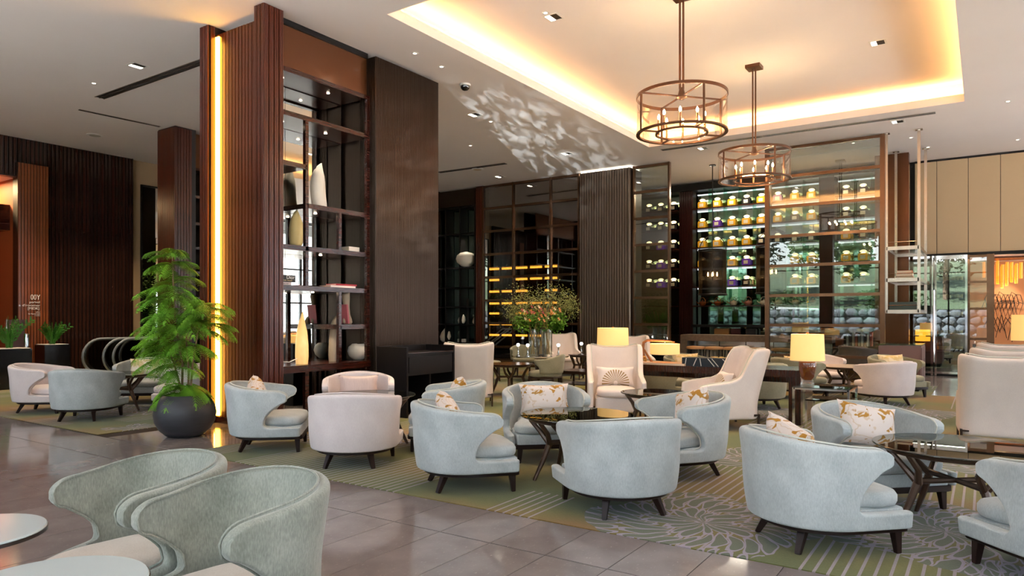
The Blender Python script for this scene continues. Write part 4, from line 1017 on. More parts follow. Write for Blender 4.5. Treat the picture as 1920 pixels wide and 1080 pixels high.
# tiered amber glass chandelier
gc = thing('glass_chandelier', 'tiered amber glass tube chandelier in the side room', 'chandelier', (23.6, on_x(1879, 23.6)[0], 0))
m_amb = mat('amber_glass_tube', C(240, 170, 80), rough=.3, emit=C(255, 150, 40), emit_s=.35)
tb = MB().lathe([(.035, 0), (.035, .42), (.03, .42), (.03, 0), (.035, 0)], 8).mesh('glass_tube', m_amb)
for i in range(-4, 5):
    for j in range(-4, 5):
        if i * i + j * j <= 18: put('glass_tube', tb, gc, (i * .105, j * .105, 2.30 + .035 * (i * i + j * j) ** .9 * .5 + .05 * ((i * 3 + j * 5) % 3)))
MB().box(-.5, -.5, 3.1, .5, .5, 3.148).build('ceiling_plate', m_frame, gc)
point('chandelier_glow', (23.6, on_x(1879, 23.6)[0], 2.2), 22, (1, .66, .36), .1)
rl = thing('console_table', 'dark low console in the side room under the wire art', 'table', (24.8, on_x(1870, 24.8)[0], 0))
MB().box(-.2, -1.5, .62, .2, .6, .7).build('top', m_ebony, rl)
for y in (-1.4, .5): MB().bar((0, y, .62), (0, y, 0), .08).build('leg', m_ebony, rl)

# ================================================================ ESCALATORS
m_rubber = mat('blue_grey_handrail', C(150, 158, 164), rough=.3, metal=.5)
m_eglass = glass('escalator_glass', (.46, .48, .44, 1), .12)
m_estep = mat('escalator_metal', C(70, 70, 70), rough=.4, metal=.6)
def escalator(label, spots):
    e = thing('escalator', label, 'escalator', (spots[0][0], spots[0][1], 0))
    for (x, y) in spots:
        dx, dy = x - spots[0][0], y - spots[0][1]
        pts = [(dx + .42 + .42 * math.cos(a), dy, .56 + .42 * math.sin(a)) for a in [PI * 1.5 - PI * i / 14 for i in range(15)]]
        pts = [(dx + 1.4, dy, .14)] + pts + [(dx + 2.2, dy, .98), (dx + 4.2, dy, .1)]
        MB().tube(pts, .032, 8).build('handrail', m_rubber, e)
        prof = [(p[0], p[2]) for p in pts]
        n = len(prof); vs = [(a, dy - .008, c) for a, c in prof] + [(a, dy + .008, c) for a, c in prof]
        MB().add(vs, [tuple(range(n)), tuple(range(2 * n - 1, n - 1, -1))] + [(i, (i + 1) % n, n + (i + 1) % n, n + i) for i in range(n)]).build('balustrade', m_eglass, e)
        MB().box(dx + .1, dy - .1, 0, dx + 4.3, dy + .1, .14).build('skirt', m_estep, e)
    d = spots[1][1] - spots[0][1]; ddx = spots[1][0] - spots[0][0]
    for k in range(5): MB().box(ddx + .3 + k * .4, d + .1, 0.002, ddx + .68 + k * .4, -.1, .05).build('step', m_estep, e)
escalator('escalator head with curved handrails nearest the slatted wall', ((8.02, 17.65), (8.28, 17.22)))
escalator('escalator head with curved handrails behind the potted tree', ((8.40, 17.0), (8.80, 16.5)))
# mirror / window panel on the beige wall and tree in front of it
mp_ = thing('wall_mirror', 'tall black framed mirror on the beige wall beside the slatted wall', 'mirror', (9.95, YL + .08, 0))
MB().box(0, 0, .1, 1.0, .02, 5.0).build('mirror_glass', m_mirror, mp_)
for x in (-.04, 1.0): MB().box(x, -.03, .06, x + .04, .02, 5.04).build('frame', m_black, mp_)
for z in (.06, 5.0): MB().box(-.04, -.03, z, 1.04, .02, z + .04).build('frame', m_black, mp_)
m_zz0 = mat('olive_leaf', C(96, 122, 54), rough=.6)
ot = thing('olive_tree', 'small leafed potted olive tree before the tall wall mirror', 'plant', (10.25, 17.95, 0))
MB().lathe([(.16, 0), (.24, .35), (.26, .5), (.22, .5), (0, .45)], 20).build('pot', m_ebony, ot)
MB().tube([(0, 0, .4), (.03, .02, 1.0), (-.03, .02, 1.6), (.05, 0, 2.2)], [.035, .03, .025, .01], 7).build('trunk', m_bark, ot)
o = leaf_cloud(1500, .34, .34, .95, .045, 5, 1.95).build('crown', m_zz0, ot, rec=False); o['kind'] = 'stuff'
# sign panel, lettering, planters
m_sign = mat('sign_letters', C(235, 230, 224), rough=.5)
def letters(s, size, u, v, sx=1.0):
    y = YL - .131; x, d = on_y(u, y)
    return text(cpan, s, size, (x, y, zof(v, d)), (PI / 2, 0, 0), m_sign, .003, 'lettering', 'RIGHT', sx)
letters('00Y', .17, 75.5, 562, .75); letters('parvel', .07, 75, 568.5, 1.3); letters('a d\'roomer', .07, 75.5, 574.5, 1.4); letters('[MIDK]', .08, 74, 580.5, 1)
letters('sallev', .035, 75, 586, 1.2); letters('for Restaurants', .04, 75.5, 589.5, 1.0); letters('rosalvo', .035, 75.5, 592.5, 1.2)
sg = thing('sign_stand', 'slim plum brown directory sign standing between planters and copper wall', 'sign', (6.64, YL - .9, 0))
MB().box(-.17, -.02, 0, .17, .02, 1.45).build('panel', mat('plum_sign', C(84, 56, 56), rough=.4), sg, bevel=.004); MB().box(-.19, -.03, 0, -.17, .03, 1.46).build('edge', m_steel, sg); MB().box(-.2, -.12, 0, .2, .12, .02).build('base', m_black, sg)
for k in range(5): MB().box(-.12, -.0215, 1.34 - .055 * k, -.06 + .02 * (k % 3), -.0205, 1.35 - .055 * k).build('caption_line', m_txtg, sg)
m_plbox = mat('black_planter', C(26, 27, 30), rough=.18, coat=.4)
m_soil = mat('white_gravel', C(206, 200, 192), rough=.9, bump=(60, .8))
m_zz = mat('zz_leaf', C(70, 132, 44), rough=.35, noise=(8, C(44, 100, 34), .3))
def planter(loc, w, h, label, seed, n=15, ph=.5):
    t = thing('planter', label, 'planter', loc)
    MB().box(-w / 2, -w / 2, 0, w / 2, w / 2, h).build('box', m_plbox, t, bevel=.008); MB().box(-w / 2 + .02, -w / 2 + .02, h, w / 2 - .02, w / 2 - .02, h + .012).build('gravel', m_soil, t)
    r = random.Random(seed)
    for k in range(n):
        a = r.uniform(0, 2 * PI); ln = ph * r.uniform(.7, 1.15); lean = r.uniform(.1, .6)
        b = MB(); pts = []
        for i in range(9):
            q = i / 8; pts.append(Vector((math.cos(a) * (.05 + lean * ln * q * q), math.sin(a) * (.05 + lean * ln * q * q), h + ln * (q - .12 * q * q))))
        b.tube(pts, [.010 * (1 - .7 * i / 8) for i in range(9)], 5)
        for i in range(2, 9):
            for s in (-1, 1):
                d = (pts[i] - pts[i - 1]).normalized(); sd = d.cross(Vector((math.cos(a + 1.3), math.sin(a + 1.3), .2))).normalized() * s
                tip = pts[i] + (sd * .75 + d * .65) * .095; m = (pts[i] + tip) / 2; wv = d.cross(sd).normalized() * .006 + d * .026
                b.add([pts[i], m + wv, tip, m - wv], [(0, 1, 2, 3)])
        b.build('stem', m_zz, t, rec=False)
    return t
xq1, dq1 = on_y(10, 17.0)
planter((6.30, 17.05, 0), .62, .84, 'black cube planter with glossy green plant under the sign stand', 21, 18, .62)
planter((7.35, 17.6, 0), .52, .88, 'black cube planter with glossy green plant before the slatted wall', 22, 18, .45)
tag(MB().lathe([(.05, 0), (.05, .28), (.045, .3), (0, .3)], 14).build('steel_canister', m_chrome, None, loc=(6.62, 17.05, .852 - .0)), 'slim steel canister standing on the planter beside the sign', 'canister')
# ================================================================ TUB CHAIRS
def lerp(a, b, t): return a + (b - a) * t
def smooth(t): t = max(0, min(1, t)); return t * t * (3 - 2 * t)
def tub_shell(W=.37, RX=.36, XC0=-.02, XF=.37, zb=.186, hb=.765, ht=.68, ap=.295, flare=.065, thick=.07, notch=-.02, tip=.225, ztip=.615, zn=.36, slope=1.0, apend=None):
    """upholstered wrap-around shell with S-curved sides; returns baked mesh + outline for the piping"""
    arcN = 14
    pts = [(XC0 - RX * math.cos(a), W * math.sin(a)) for a in [PI / 2 * i / arcN for i in range(arcN + 1)]]
    sx = [0]
    for p, q in zip(pts[:-1], pts[1:]): sx.append(sx[-1] + math.dist(p, q))
    S0 = sx[-1]
    def plan(s):
        if s >= S0: return (XC0 + (s - S0), W), (0, 1)
        for i in range(len(sx) - 1):
            if s <= sx[i + 1]:
                t = (s - sx[i]) / (sx[i + 1] - sx[i]); a = PI / 2 * (i + t) / arcN
                nrm = Vector((-math.cos(a) * W, math.sin(a) * RX)).normalized(); return (XC0 - RX * math.cos(a), W * math.sin(a)), (nrm.x, nrm.y)
    sN = S0 + notch - XC0; sT = S0 + tip - XC0; sF = S0 + XF - XC0
    def top(s):
        q = s / sT; z = hb - (hb - ht) * smooth(q * 1.02) * slope
        e = .10
        if s > sT - e: z = min(z, ztip + (z - ztip) * math.sqrt(max(0, 1 - ((s - (sT - e)) / e) ** 2)))
        return z
    def low(s):
        q = (s - sN) / (sT - .05 - sN); return zn + (ztip - .06 - zn) * (max(0, q) ** .66) if q < 1 else ztip - .06 * math.sqrt(max(0, 1 - ((s - sT + .05) / .05) ** 2))
    zm = (ap + zn) / 2
    NR, KR = 12, 5
    V = []; F = []; idx = {}
    def P(s, z, sg):
        (x, y), (nx, ny) = plan(s); fl = flare * ((z - zb) / .6) ** 1.25 * (1 - .8 * smooth((s - S0 * .3) / S0)) + .012 * math.sin(PI * min(1, (z - zb) / .35))
        return (x + nx * fl, sg * (y + ny * fl), z)
    def vert(key, s, z, sg):
        if abs(s) < 1e-9: key = ('c',) + key[1:]; 
        if key not in idx: idx[key] = len(V); V.append(P(s, z, sg))
        return idx[key]
    sb = [sN * i / 16 for i in range(17)]
    arm = [sN + (sT - sN) * (q if q < 1 else .995) for q in (0, .05, .12, .22, .34, .48, .62, .75, .86, .94, 1)]
    apr = [sN, sN + .012, sN + .03, sN + .06] + [sN + .06 + (sF - sN - .06) * i / 5 for i in range(1, 6)]
    outline = {}
    for sg in (1, -1):
        def zrow_back(s):
            zt = top(s); return [lerp(zb, zm, j / KR) if j <= KR else lerp(zm, zt, (j - KR) / (NR - KR)) for j in range(NR + 1)]
        col = [[vert((sg, 'b', i, j), s, z, sg) for j, z in enumerate(zrow_back(s))] for i, s in enumerate(sb)]
        for i in range(16):
            for j in range(NR): F.append((col[i][j], col[i + 1][j], col[i + 1][j + 1], col[i][j + 1]) if sg > 0 else (col[i][j], col[i][j + 1], col[i + 1][j + 1], col[i + 1][j]))
        prev = col[16][KR:]
        for k, s in enumerate(arm[1:], 1):
            zl, zt = low(s), top(s); zt = max(zt, zl + .006)
            cur = [vert((sg, 'a', k, j), s, lerp(zl, zt, j / (NR - KR)), sg) for j in range(NR - KR + 1)]
            for j in range(NR - KR): F.append((prev[j], cur[j], cur[j + 1], prev[j + 1]) if sg > 0 else (prev[j], prev[j + 1], cur[j + 1], cur[j]))
            prev = cur
        outline[sg] = [(s, top(s)) for s in sb] + [(s, max(top(s), low(s) + .006)) for s in arm[1:]] + [(s, low(s)) for s in arm[-2:0:-1]] + [(sN, zm)]
        prev = col[16][:KR + 1]
        for k, s in enumerate(apr[1:], 1):
            f = min(1, (s - sN) / .06); zt = lerp(zm, ap, math.sqrt(1 - (1 - f) ** 2))
            if apend is not None: zt = lerp(zt, apend, smooth((s - sN - .03) / (sF - sN - .03)))
            cur = [vert((sg, 'p', k, j), s, lerp(zb, zt, j / KR), sg) for j in range(KR + 1)]
            for j in range(KR): F.append((prev[j], cur[j], cur[j + 1], prev[j + 1]) if sg > 0 else (prev[j], prev[j + 1], cur[j + 1], cur[j]))
            prev = cur; (outline[sg].append((s, zt)) if k <= 3 else None)
    me = bpy.data.meshes.new('shell'); me.from_pydata(V, [], F)
    out = bake(me, [('SOLIDIFY', dict(thickness=thick, offset=-1, use_even_offset=True)), ('SUBSURF', dict(levels=2, render_levels=2))])
    pip = []
    for sg in (1, -1): pip.append([Vector(P(s, z, sg)) + Vector((plan(s)[1][0], sg * plan(s)[1][1], 0)) * -.004 for s, z in outline[sg]])
    path = pip[1][::-1] + pip[0][1:]
    def dpoly(inset=0.0, xf=XF):
        p = [(XC0 - (RX - inset) * math.cos(a), (W - inset) * math.sin(a)) for a in [PI / 2 * i / 12 for i in range(13)]] + [(xf - .03, W - inset), (xf - .009, W - inset - .009), (xf, W - inset - .03)]
        return [(x, -y) for x, y in p[::-1]][:-1] + p
    return out, path, dpoly
def mesh_with(me, m):
    me.materials.clear(); me.materials.append(m); return me
def cushion_poly(hw0, hw1, x0, x1, n=44, ex=3.2):
    P = []
    for i in range(n):
        a = 2 * PI * i / n; c, s_ = math.cos(a), math.sin(a)
        x = abs(c) ** (2 / ex) * (1 if c > 0 else -1); y = abs(s_) ** (2 / ex) * (1 if s_ > 0 else -1)
        X = lerp(x0, x1, (x + 1) / 2); P.append((X, y * lerp(hw0, hw1, smooth((X - (x0 + x1) / 2 + .06) / .14))))
    return P
CUSH = [(.90, 0), (.975, .012), (1, .035), (1, .07), (.965, .094), (.88, .106), (.6, .117), (.25, .122)]
def soft(b, z0, s=1.0): return [(k, z0 + z * s) for k, z in b]
TUBS = {}
def make_tub(kind, label, group):
    m, seatm = {'blue': (m_blue, m_blue), 'pink': (m_pink, m_pink), 'olive': (m_olive, m_olive)}[kind]
    t = thing('tub_chair', label, 'chair', (0, 0, 0), 0, group)
    if 'geo' not in TUBS: TUBS['geo'] = tub_shell()
    me, path, dp = TUBS['geo']
    me = mesh_with(me.copy(), m); put('shell', me, t)
    MB().tube(path, .0065, 5).build('piping', {'blue': m_piping, 'pink': m_pink, 'olive': m_olive}[kind], t, rec=False)
    MB().layers(dp(.012, .372), [(1, .186), (1, .282), (.99, .291), (.9, .295)], (0, 0)).build('seat_deck', m, t)
    MB().layers(cushion_poly(.285, .368, -.30, .39, 56, 5.0), soft(CUSH, .292, 1.02)).build('seat_cushion', seatm, t, angle=80)
    MB().layers(dp(-.010, .384), [(.985, .146), (1, .15), (1, .19), (.985, .194)], (0, 0)).build('plinth', m_legw, t)
    for sy in (-1, 1):
        MB().bar((.325, sy * .325, .15), (.335, sy * .335, 0), .055, .055, .034, .034).build('leg', m_legw, t, bevel=.003)
        MB().bar((-.235, sy * .195, .15), (-.305, sy * .24, 0), .055, .055, .034, .034).build('leg', m_legw, t, bevel=.003)
    return t
def tub(kind, x, y, deg, label, group):
    if kind not in TUBS: TUBS[kind] = make_tub(kind, label, group); o = TUBS[kind]; o.location = (x, y, .004); o.rotation_euler = (0, 0, math.radians(deg)); return o
    return dup(TUBS[kind], (x, y, .004), math.radians(deg), label, group)
GA, GB_, GC, GD, GE, GF = 'tub chairs beyond the potted tree', 'tub chairs in front of the display shelves', 'tub chairs round the middle glass table', 'tub chairs round the nearest glass table', 'tub chairs in front of the wide glass screen', 'tub chairs behind the long desk'
tub('blue', 5.05, 10.98, 40, 'blue-grey tub chair seen from behind, beyond the stone floor beside the potted tree', GA)
tub('pink', 5.10, 12.42, -51, 'blush tub chair in profile in front of the black cube planters', GA)
tub('blue', 6.62, 12.32, 222, 'blue-grey tub chair with a pale cushion facing out behind the far glass table', GA)
tub('pink', 6.50, 10.90, 135, 'blush tub chair half hidden by the potted tree leaves', GA)
tub('blue', 5.12, 6.79, -46, 'blue-grey tub chair in profile just right of the dark round plant pot', GB_)
tub('pink', 5.07, 5.37, 35, 'blush tub chair seen from the back in front of the display shelves', GB_)
tub('pink', 6.40, 6.72, 226, 'blush tub chair with crumpled satin cushion facing out below the display shelves', GB_)
tub('blue', 6.30, 5.22, 128, 'blue-grey tub chair in front of the black reception desk', GB_)
tub('blue', 4.96, 3.83, -41, 'blue-grey tub chair in profile at the carpet edge by the middle table', GC)
tub('blue', 6.46, 3.93, 222, 'blue-grey tub chair facing out with a gold leaf cushion at the middle table', GC)
tub('blue', 5.04, 2.39, 48, 'blue-grey tub chair seen squarely from the back at the middle table', GC)
tub('blue', 6.48, 2.46, 142, 'blue-grey tub chair in front of the reclining ivory wing chair', GC)
tub('blue', 5.05, .93, -45, 'large near blue-grey tub chair turned away beside the nearest glass table', GD)
tub('blue', 6.42, .74, 224, 'blue-grey tub chair with a gold and white cushion behind the nearest glass table', GD)
tub('blue', 5.09, -.43, 43, 'blue-grey tub chair cut by the picture edge in front of the nearest table', GD)
tub('pink', 13.63, 1.44, 48, 'blush tub chair seen from behind in front of the plum cabinet', GE)
tub('olive', 15.2, 1.4, 225, 'olive tub chair with a gold cushion facing out before the wide screen', GE)
tub('olive', 13.75, 2.85, -40, 'olive tub chair behind the chrome side table', GE)
tub('pink', 15.15, 2.75, 225, 'blush tub chair beyond the tall amber table lamp', GE)
tub('olive', 11.9, 4.72, -45, 'olive tub chair seen from behind under the long desk', GF)
tub('olive', 13.4, 4.85, 225, 'olive tub chair with a gold cushion behind the striped black box', GF)
tub('olive', 11.95, 3.15, 45, 'olive tub chair behind the reclining ivory wing chair', GF)

# the two big sage velvet chairs on the stone floor
def make_sage(label):
    t = thing('lounge_chair', label, 'chair', (0, 0, 0), 0, 'sage velvet chairs on the stone floor')
    me, path, dp = tub_shell(W=.285, RX=.28, XC0=-.02, XF=.40, hb=.79, ht=.71, flare=.07, thick=.055, notch=.02, tip=.235, ztip=.63, zn=.41, ap=.36, zb=.10, apend=.30)
    put('shell', mesh_with(me, m_sage), t)
    MB().tube(path, .006, 5).build('piping', m_sage, t, rec=False)
    MB().layers(dp(.02, .39), [(1, .10), (1, .27), (.97, .285)], (0, 0)).build('seat_deck', m_sage, t)
    MB().layers(cushion_poly(.235, .25, -.26, .38), soft(CUSH, .27)).build('seat_cushion', m_seatcream, t, angle=80)
    MB().layers(dp(.03, .36), [(.98, .06), (1, .065), (1, .10)], (0, 0)).build('plinth', m_walnut, t)
    for sx, sy in ((.3, .25), (.3, -.25), (-.22, .2), (-.22, -.2)): MB().bar((sx, sy, .07), (sx, sy, 0), .05, .05, .035, .035).build('leg', m_walnut, t)
    return t
sg1 = make_sage('sage velvet lounge chair with cream seat, further of the foreground pair'); sg1.location = (1.80, 3.45, 0); sg1.rotation_euler = (0, 0, PI)
dup(sg1, (1.80, 2.68, 0), PI, 'sage velvet lounge chair with cream seat, largest and closest of the pair')
m_marble = mat('pale_grey_table_top', C(198, 208, 208), rough=.12, spec=.5)
def cafe(loc, R, label):
    t = thing('side_table', label, 'table', loc, 0, 'pale round side tables')
    MB().lathe([(R - .02, .635), (R, .645), (R, .655), (R - .004, .66), (0, .66)], 48).build('table_top', m_marble, t)
    MB().lathe([(R + .003, .638), (R + .003, .652)], 48).build('rim', m_walnut, t, rec=False)
    MB().lathe([(.03, .02), (.025, .635)], 14).build('column', m_walnut, t); MB().lathe([(.18, 0), (.18, .012), (.03, .03)], 24).build('base', m_walnut, t)
    return t
cafe((1.0, 2.43, 0), .285, 'pale round side table at the bottom edge before the closest sage chair'); cafe((1.08, 3.30, 0), .26, 'pale round side table at the picture edge before the further sage chair')

# ================================================================ GLASS TABLES WITH FORKED LEGS
def fork_table(label, loc, rz=0, R=.53, H=.575, m=m_tleg, top=m_tabletop, group='glass topped tables', first={}):
    if (R, H, m.name, top.name) in first: return dup(first[(R, H, m.name, top.name)], loc, rz, label, group)
    t = thing('glass_table', label, 'table', loc, rz, group); first[(R, H, m.name, top.name)] = t
    MB().lathe([(0, H), (R - .004, H), (R, H + .004), (R, H + .009), (R - .004, H + .013), (0, H + .013)], 56).build('glass_top', top, t)
    k = 40; rr = R * .83
    MB().tube([(rr * math.cos(2 * PI * i / k), rr * math.sin(2 * PI * i / k), H - .022) for i in range(k)], .02, 8, closed=True).build('ring', m, t)
    for i in range(4):
        a = PI / 2 * i; c, s = math.cos(a), math.sin(a); c2, s2 = math.cos(a + .26), math.sin(a + .26); c3, s3 = math.cos(a - .26), math.sin(a - .26)
        f = R * .82; j = R * .52
        b = MB().tube([(f * c, f * s, 0), (lerp(f, j, .55) * c, lerp(f, j, .55) * s, H * .30), (j * c, j * s, H * .60)], [.016, .024, .03], 8)
        b.tube([(j * c, j * s, H * .56), (lerp(j, rr, .45) * c2, lerp(j, rr, .45) * s2, H * .76), (rr * c2, rr * s2, H - .03)], [.028, .022, .02], 8)
        b.tube([(j * c, j * s, H * .56), (lerp(j, rr, .45) * c3, lerp(j, rr, .45) * s3, H * .76), (rr * c3, rr * s3, H - .03)], [.028, .022, .02], 8)
        b.build('leg', m, t)
        MB().tube([(j * c, j * s, H * .59), (.0, 0, H * .59)], [.024, .018], 8).build('stretcher', m, t)
    return t
fork_table('smoked glass table at the middle, reflecting flowers and a lit lampshade', (5.78, 3.17, .004), math.radians(55))
fork_table('nearest smoked glass table, cut off by the picture edge', (5.88, .17, .004), math.radians(218))
fork_table('glass table between two blush tub chairs below the display shelves', (5.90, 6.0, .004), math.radians(40))
fork_table('glass table among the tub chairs beyond the potted tree', (5.80, 11.64, .004), math.radians(200))
fork_table('round glass table between the two ivory wing chairs', (8.42, 3.5, .004), math.radians(30), R=.42, H=.53)
m_lighttop = mat('pale_veneer_top', C(196, 170, 150), rough=.25)
fork_table('pale topped dark legged table in front of the wide glass screen', (14.4, 2.15, .004), .3, R=.5, top=m_lighttop)
fork_table('dark legged table glimpsed under the long desk', (12.7, 4.0, .004), .6, R=.5, top=m_mahog)
fork_table('dark round table with crossed legs in the dining group', (11.2, 7.6, .004), .5, R=.45, H=.59, top=m_mahog)
fork_table('small dark round table beside the far ivory wing chair', (15.0, 8.1, .004), .3, R=.32, H=.58, top=m_mahog)

# ================================================================ CUSHIONS
def pillow_mesh(w, h, d, n=14):
    V = []; F = []
    for sgn in (1, -1):
        for i in range(n + 1):
            for j in range(n + 1):
                u, v = 2 * i / n - 1, 2 * j / n - 1
                pin = 1 - .07 * (1 - abs(u)) * (abs(v) ** 3) - .0
                k = (1 - u ** 4) * (1 - v ** 4)
                x = u * w / 2 * (1 - .10 * (1 - v * v)); y = v * h / 2 * (1 - .12 * (1 - u * u))
                V.append((sgn * d / 2 * (k ** .55 if k > 0 else 0), x, y))
    m = (n + 1) ** 2
    for q in range(2):
        for i in range(n):
            for j in range(n):
                a = q * m + i * (n + 1) + j; f = (a, a + n + 1, a + n + 2, a + 1); F.append(f if q == 0 else f[::-1])
    b = MB().add(V, F); return b
def print_mat(name, base, gold, kind):
    m = mat(name, base, rough=.6, sheen=.2); t = m.node_tree; n = t.nodes; L = t.links.new; bs = n['Principled BSDF']
    tc = n.new('ShaderNodeTexCoord'); mp = n.new('ShaderNodeMapping'); L(tc.outputs['Object'], mp.inputs['Vector'])
    if kind == 'leaf':
        n1 = n.new('ShaderNodeTexNoise'); n1.inputs['Scale'].default_value = 9; n1.inputs['Detail'].default_value = 1.5; n1.inputs['Distortion'].default_value = 1.2; L(mp.outputs[0], n1.inputs['Vector'])
        n2 = n.new('ShaderNodeTexWave'); n2.inputs['Scale'].default_value = 9; n2.inputs['Distortion'].default_value = 9; n2.inputs['Detail'].default_value = 2; L(mp.outputs[0], n2.inputs['Vector'])
        c1 = n.new('ShaderNodeValToRGB'); c1.color_ramp.elements[0].position = .58; c1.color_ramp.elements[1].position = .60
        c2 = n.new('ShaderNodeValToRGB'); c2.color_ramp.elements[0].position = .0; c2.color_ramp.elements[1].position = .09; c2.color_ramp.elements[0].color = (.55, .55, .55, 1); c2.color_ramp.elements[1].color = (0, 0, 0, 1)
        L(n1.outputs['Fac'], c1.inputs['Fac']); L(n2.outputs['Fac'], c2.inputs['Fac'])
        m1 = n.new('ShaderNodeMixRGB'); m1.inputs['Color1'].default_value = base; m1.inputs['Color2'].default_value = C(196, 160, 110); L(c2.outputs['Color'], m1.inputs['Fac'])
        m2 = n.new('ShaderNodeMixRGB'); m2.inputs['Color2'].default_value = gold; L(c1.outputs['Color'], m2.inputs['Fac']); L(m1.outputs['Color'], m2.inputs['Color1'])
    else:                                   # fan of rays
        sp = n.new('ShaderNodeSeparateXYZ'); L(mp.outputs[0], sp.inputs[0])
        def mth(op, a, b=None):
            k = n.new('ShaderNodeMath'); k.operation = op
            for i, q in enumerate((a, b)):
                if q is None: continue
                if isinstance(q, (int, float)): k.inputs[i].default_value = q
                else: L(q, k.inputs[i])
            return k.outputs[0]
        y = sp.outputs[1]; z = mth('ADD', sp.outputs[2], .11); r = mth('SQRT', mth('ADD', mth('MULTIPLY', y, y), mth('MULTIPLY', z, z))); a = mth('ARCTAN2', z, y)
        ray = mth('GREATER_THAN', mth('SINE', mth('MULTIPLY', a, 30)), .0); ok = mth('MULTIPLY', mth('LESS_THAN', r, .20), mth('GREATER_THAN', r, .03))
        f = mth('MULTIPLY', ray, ok)
        m2 = n.new('ShaderNodeMixRGB'); m2.inputs['Color1'].default_value = base; m2.inputs['Color2'].default_value = gold; L(f, m2.inputs['Fac'])
    L(m2.outputs['Color'], bs.inputs['Base Color']); return m
m_goldleaf = print_mat('gold_leaf_print', C(226, 212, 204), C(176, 122, 30), 'leaf')
m_fan = print_mat('gold_fan_print', C(222, 208, 202), C(150, 122, 80), 'fan')
m_satin = mat('blush_satin', C(206, 184, 178), rough=.35, sheen=.3, bump=(14, 1.0), stretch=(1, 2, .6))
m_goldsat = mat('gold_patterned_satin', C(202, 170, 104), rough=.5, noise=(14, C(226, 206, 170), .1))
PILL = {}
def pillow(label, x, y, deg, z=.60, lean=.32, m=m_goldleaf, w=.46, h=.31, roll=0.0):
    """deg: the way its front looks"""
    key = (m.name, w, h)
    if key not in PILL: PILL[key] = pillow_mesh(w, h, .19).mesh('cushion', m, 180)
    o = put('cushion', PILL[key]); o.location = (x, y, z)
    o.rotation_euler = (Matrix.Rotation(math.radians(deg), 4, 'Z') @ Matrix.Rotation(-lean, 4, 'Y') @ Matrix.Rotation(roll, 4, 'X')).to_euler()
    return tag(o, label, 'cushion', 'loose cushions in the lounge chairs')
def off(x, y, deg, f, l=0.0):
    a = math.radians(deg); return (x + f * math.cos(a) - l * math.sin(a), y + f * math.sin(a) + l * math.cos(a))
pillow('wide white and gold leaf cushion in the chair facing out at the middle table', *off(6.46, 3.93, 222, -.15, .02), 222, .61, .35, w=.56, h=.33)
pillow('gold peaked cushion tucked sideways in the chair before the reclining wing chair', *off(6.48, 2.46, 142, -.14, .04), 150, .63, .3, w=.42, h=.36, roll=.3)
pillow('white and gold cushion in the chair behind the nearest glass table', *off(6.42, .74, 224, -.1, -.0), 218, .60, .45, w=.50, h=.38, roll=-.2)
pillow('gold cushion tip showing over the back of the near tub chair', *off(5.05, .93, -45, -.13, .1), -45, .62, .3, w=.46, h=.36, roll=.25)
pillow('crumpled blush satin cushion in the chair below the display shelves', *off(6.40, 6.72, 226, -.12), 226, .60, .3, m=m_satin, w=.52, h=.30)
pillow('pale cushion peeking over the back of the profile chair by the plant pot', *off(5.12, 6.79, -46, -.16, .0), -46, .62, .3, w=.44, h=.32, roll=.4)
pillow('small cushion peeking over the profile chair at the carpet edge', *off(4.96, 3.83, -41, -.16, .02), -41, .625, .3, w=.44, h=.34, roll=.35)
pillow('small cushion corner in the chair before the black reception desk', *off(6.30, 5.22, 128, -.16), 128, .62, .3, w=.42, h=.32, roll=.35)
pillow('pale patterned cushion in the far chair beyond the potted tree', *off(6.62, 12.32, 222, -.12), 222, .60, .3, m=mat('pale_scroll_satin', C(222, 214, 204), rough=.5, noise=(7, C(204, 186, 140), .04)), w=.60, h=.34)
pillow('gold cushion in the olive chair before the wide screen', *off(15.2, 1.4, 225, -.12), 225, .62, .3, m=m_goldsat, w=.56, h=.34)
pillow('gold cushion in the olive chair behind the striped box', *off(13.4, 4.85, 225, -.12), 225, .62, .3, m=m_goldsat, w=.58, h=.34)
pillow('gold cushion in the olive chair behind the chrome side table', *off(13.75, 2.85, -40, -.1), -40, .62, .3, m=m_goldsat, w=.5, h=.34)

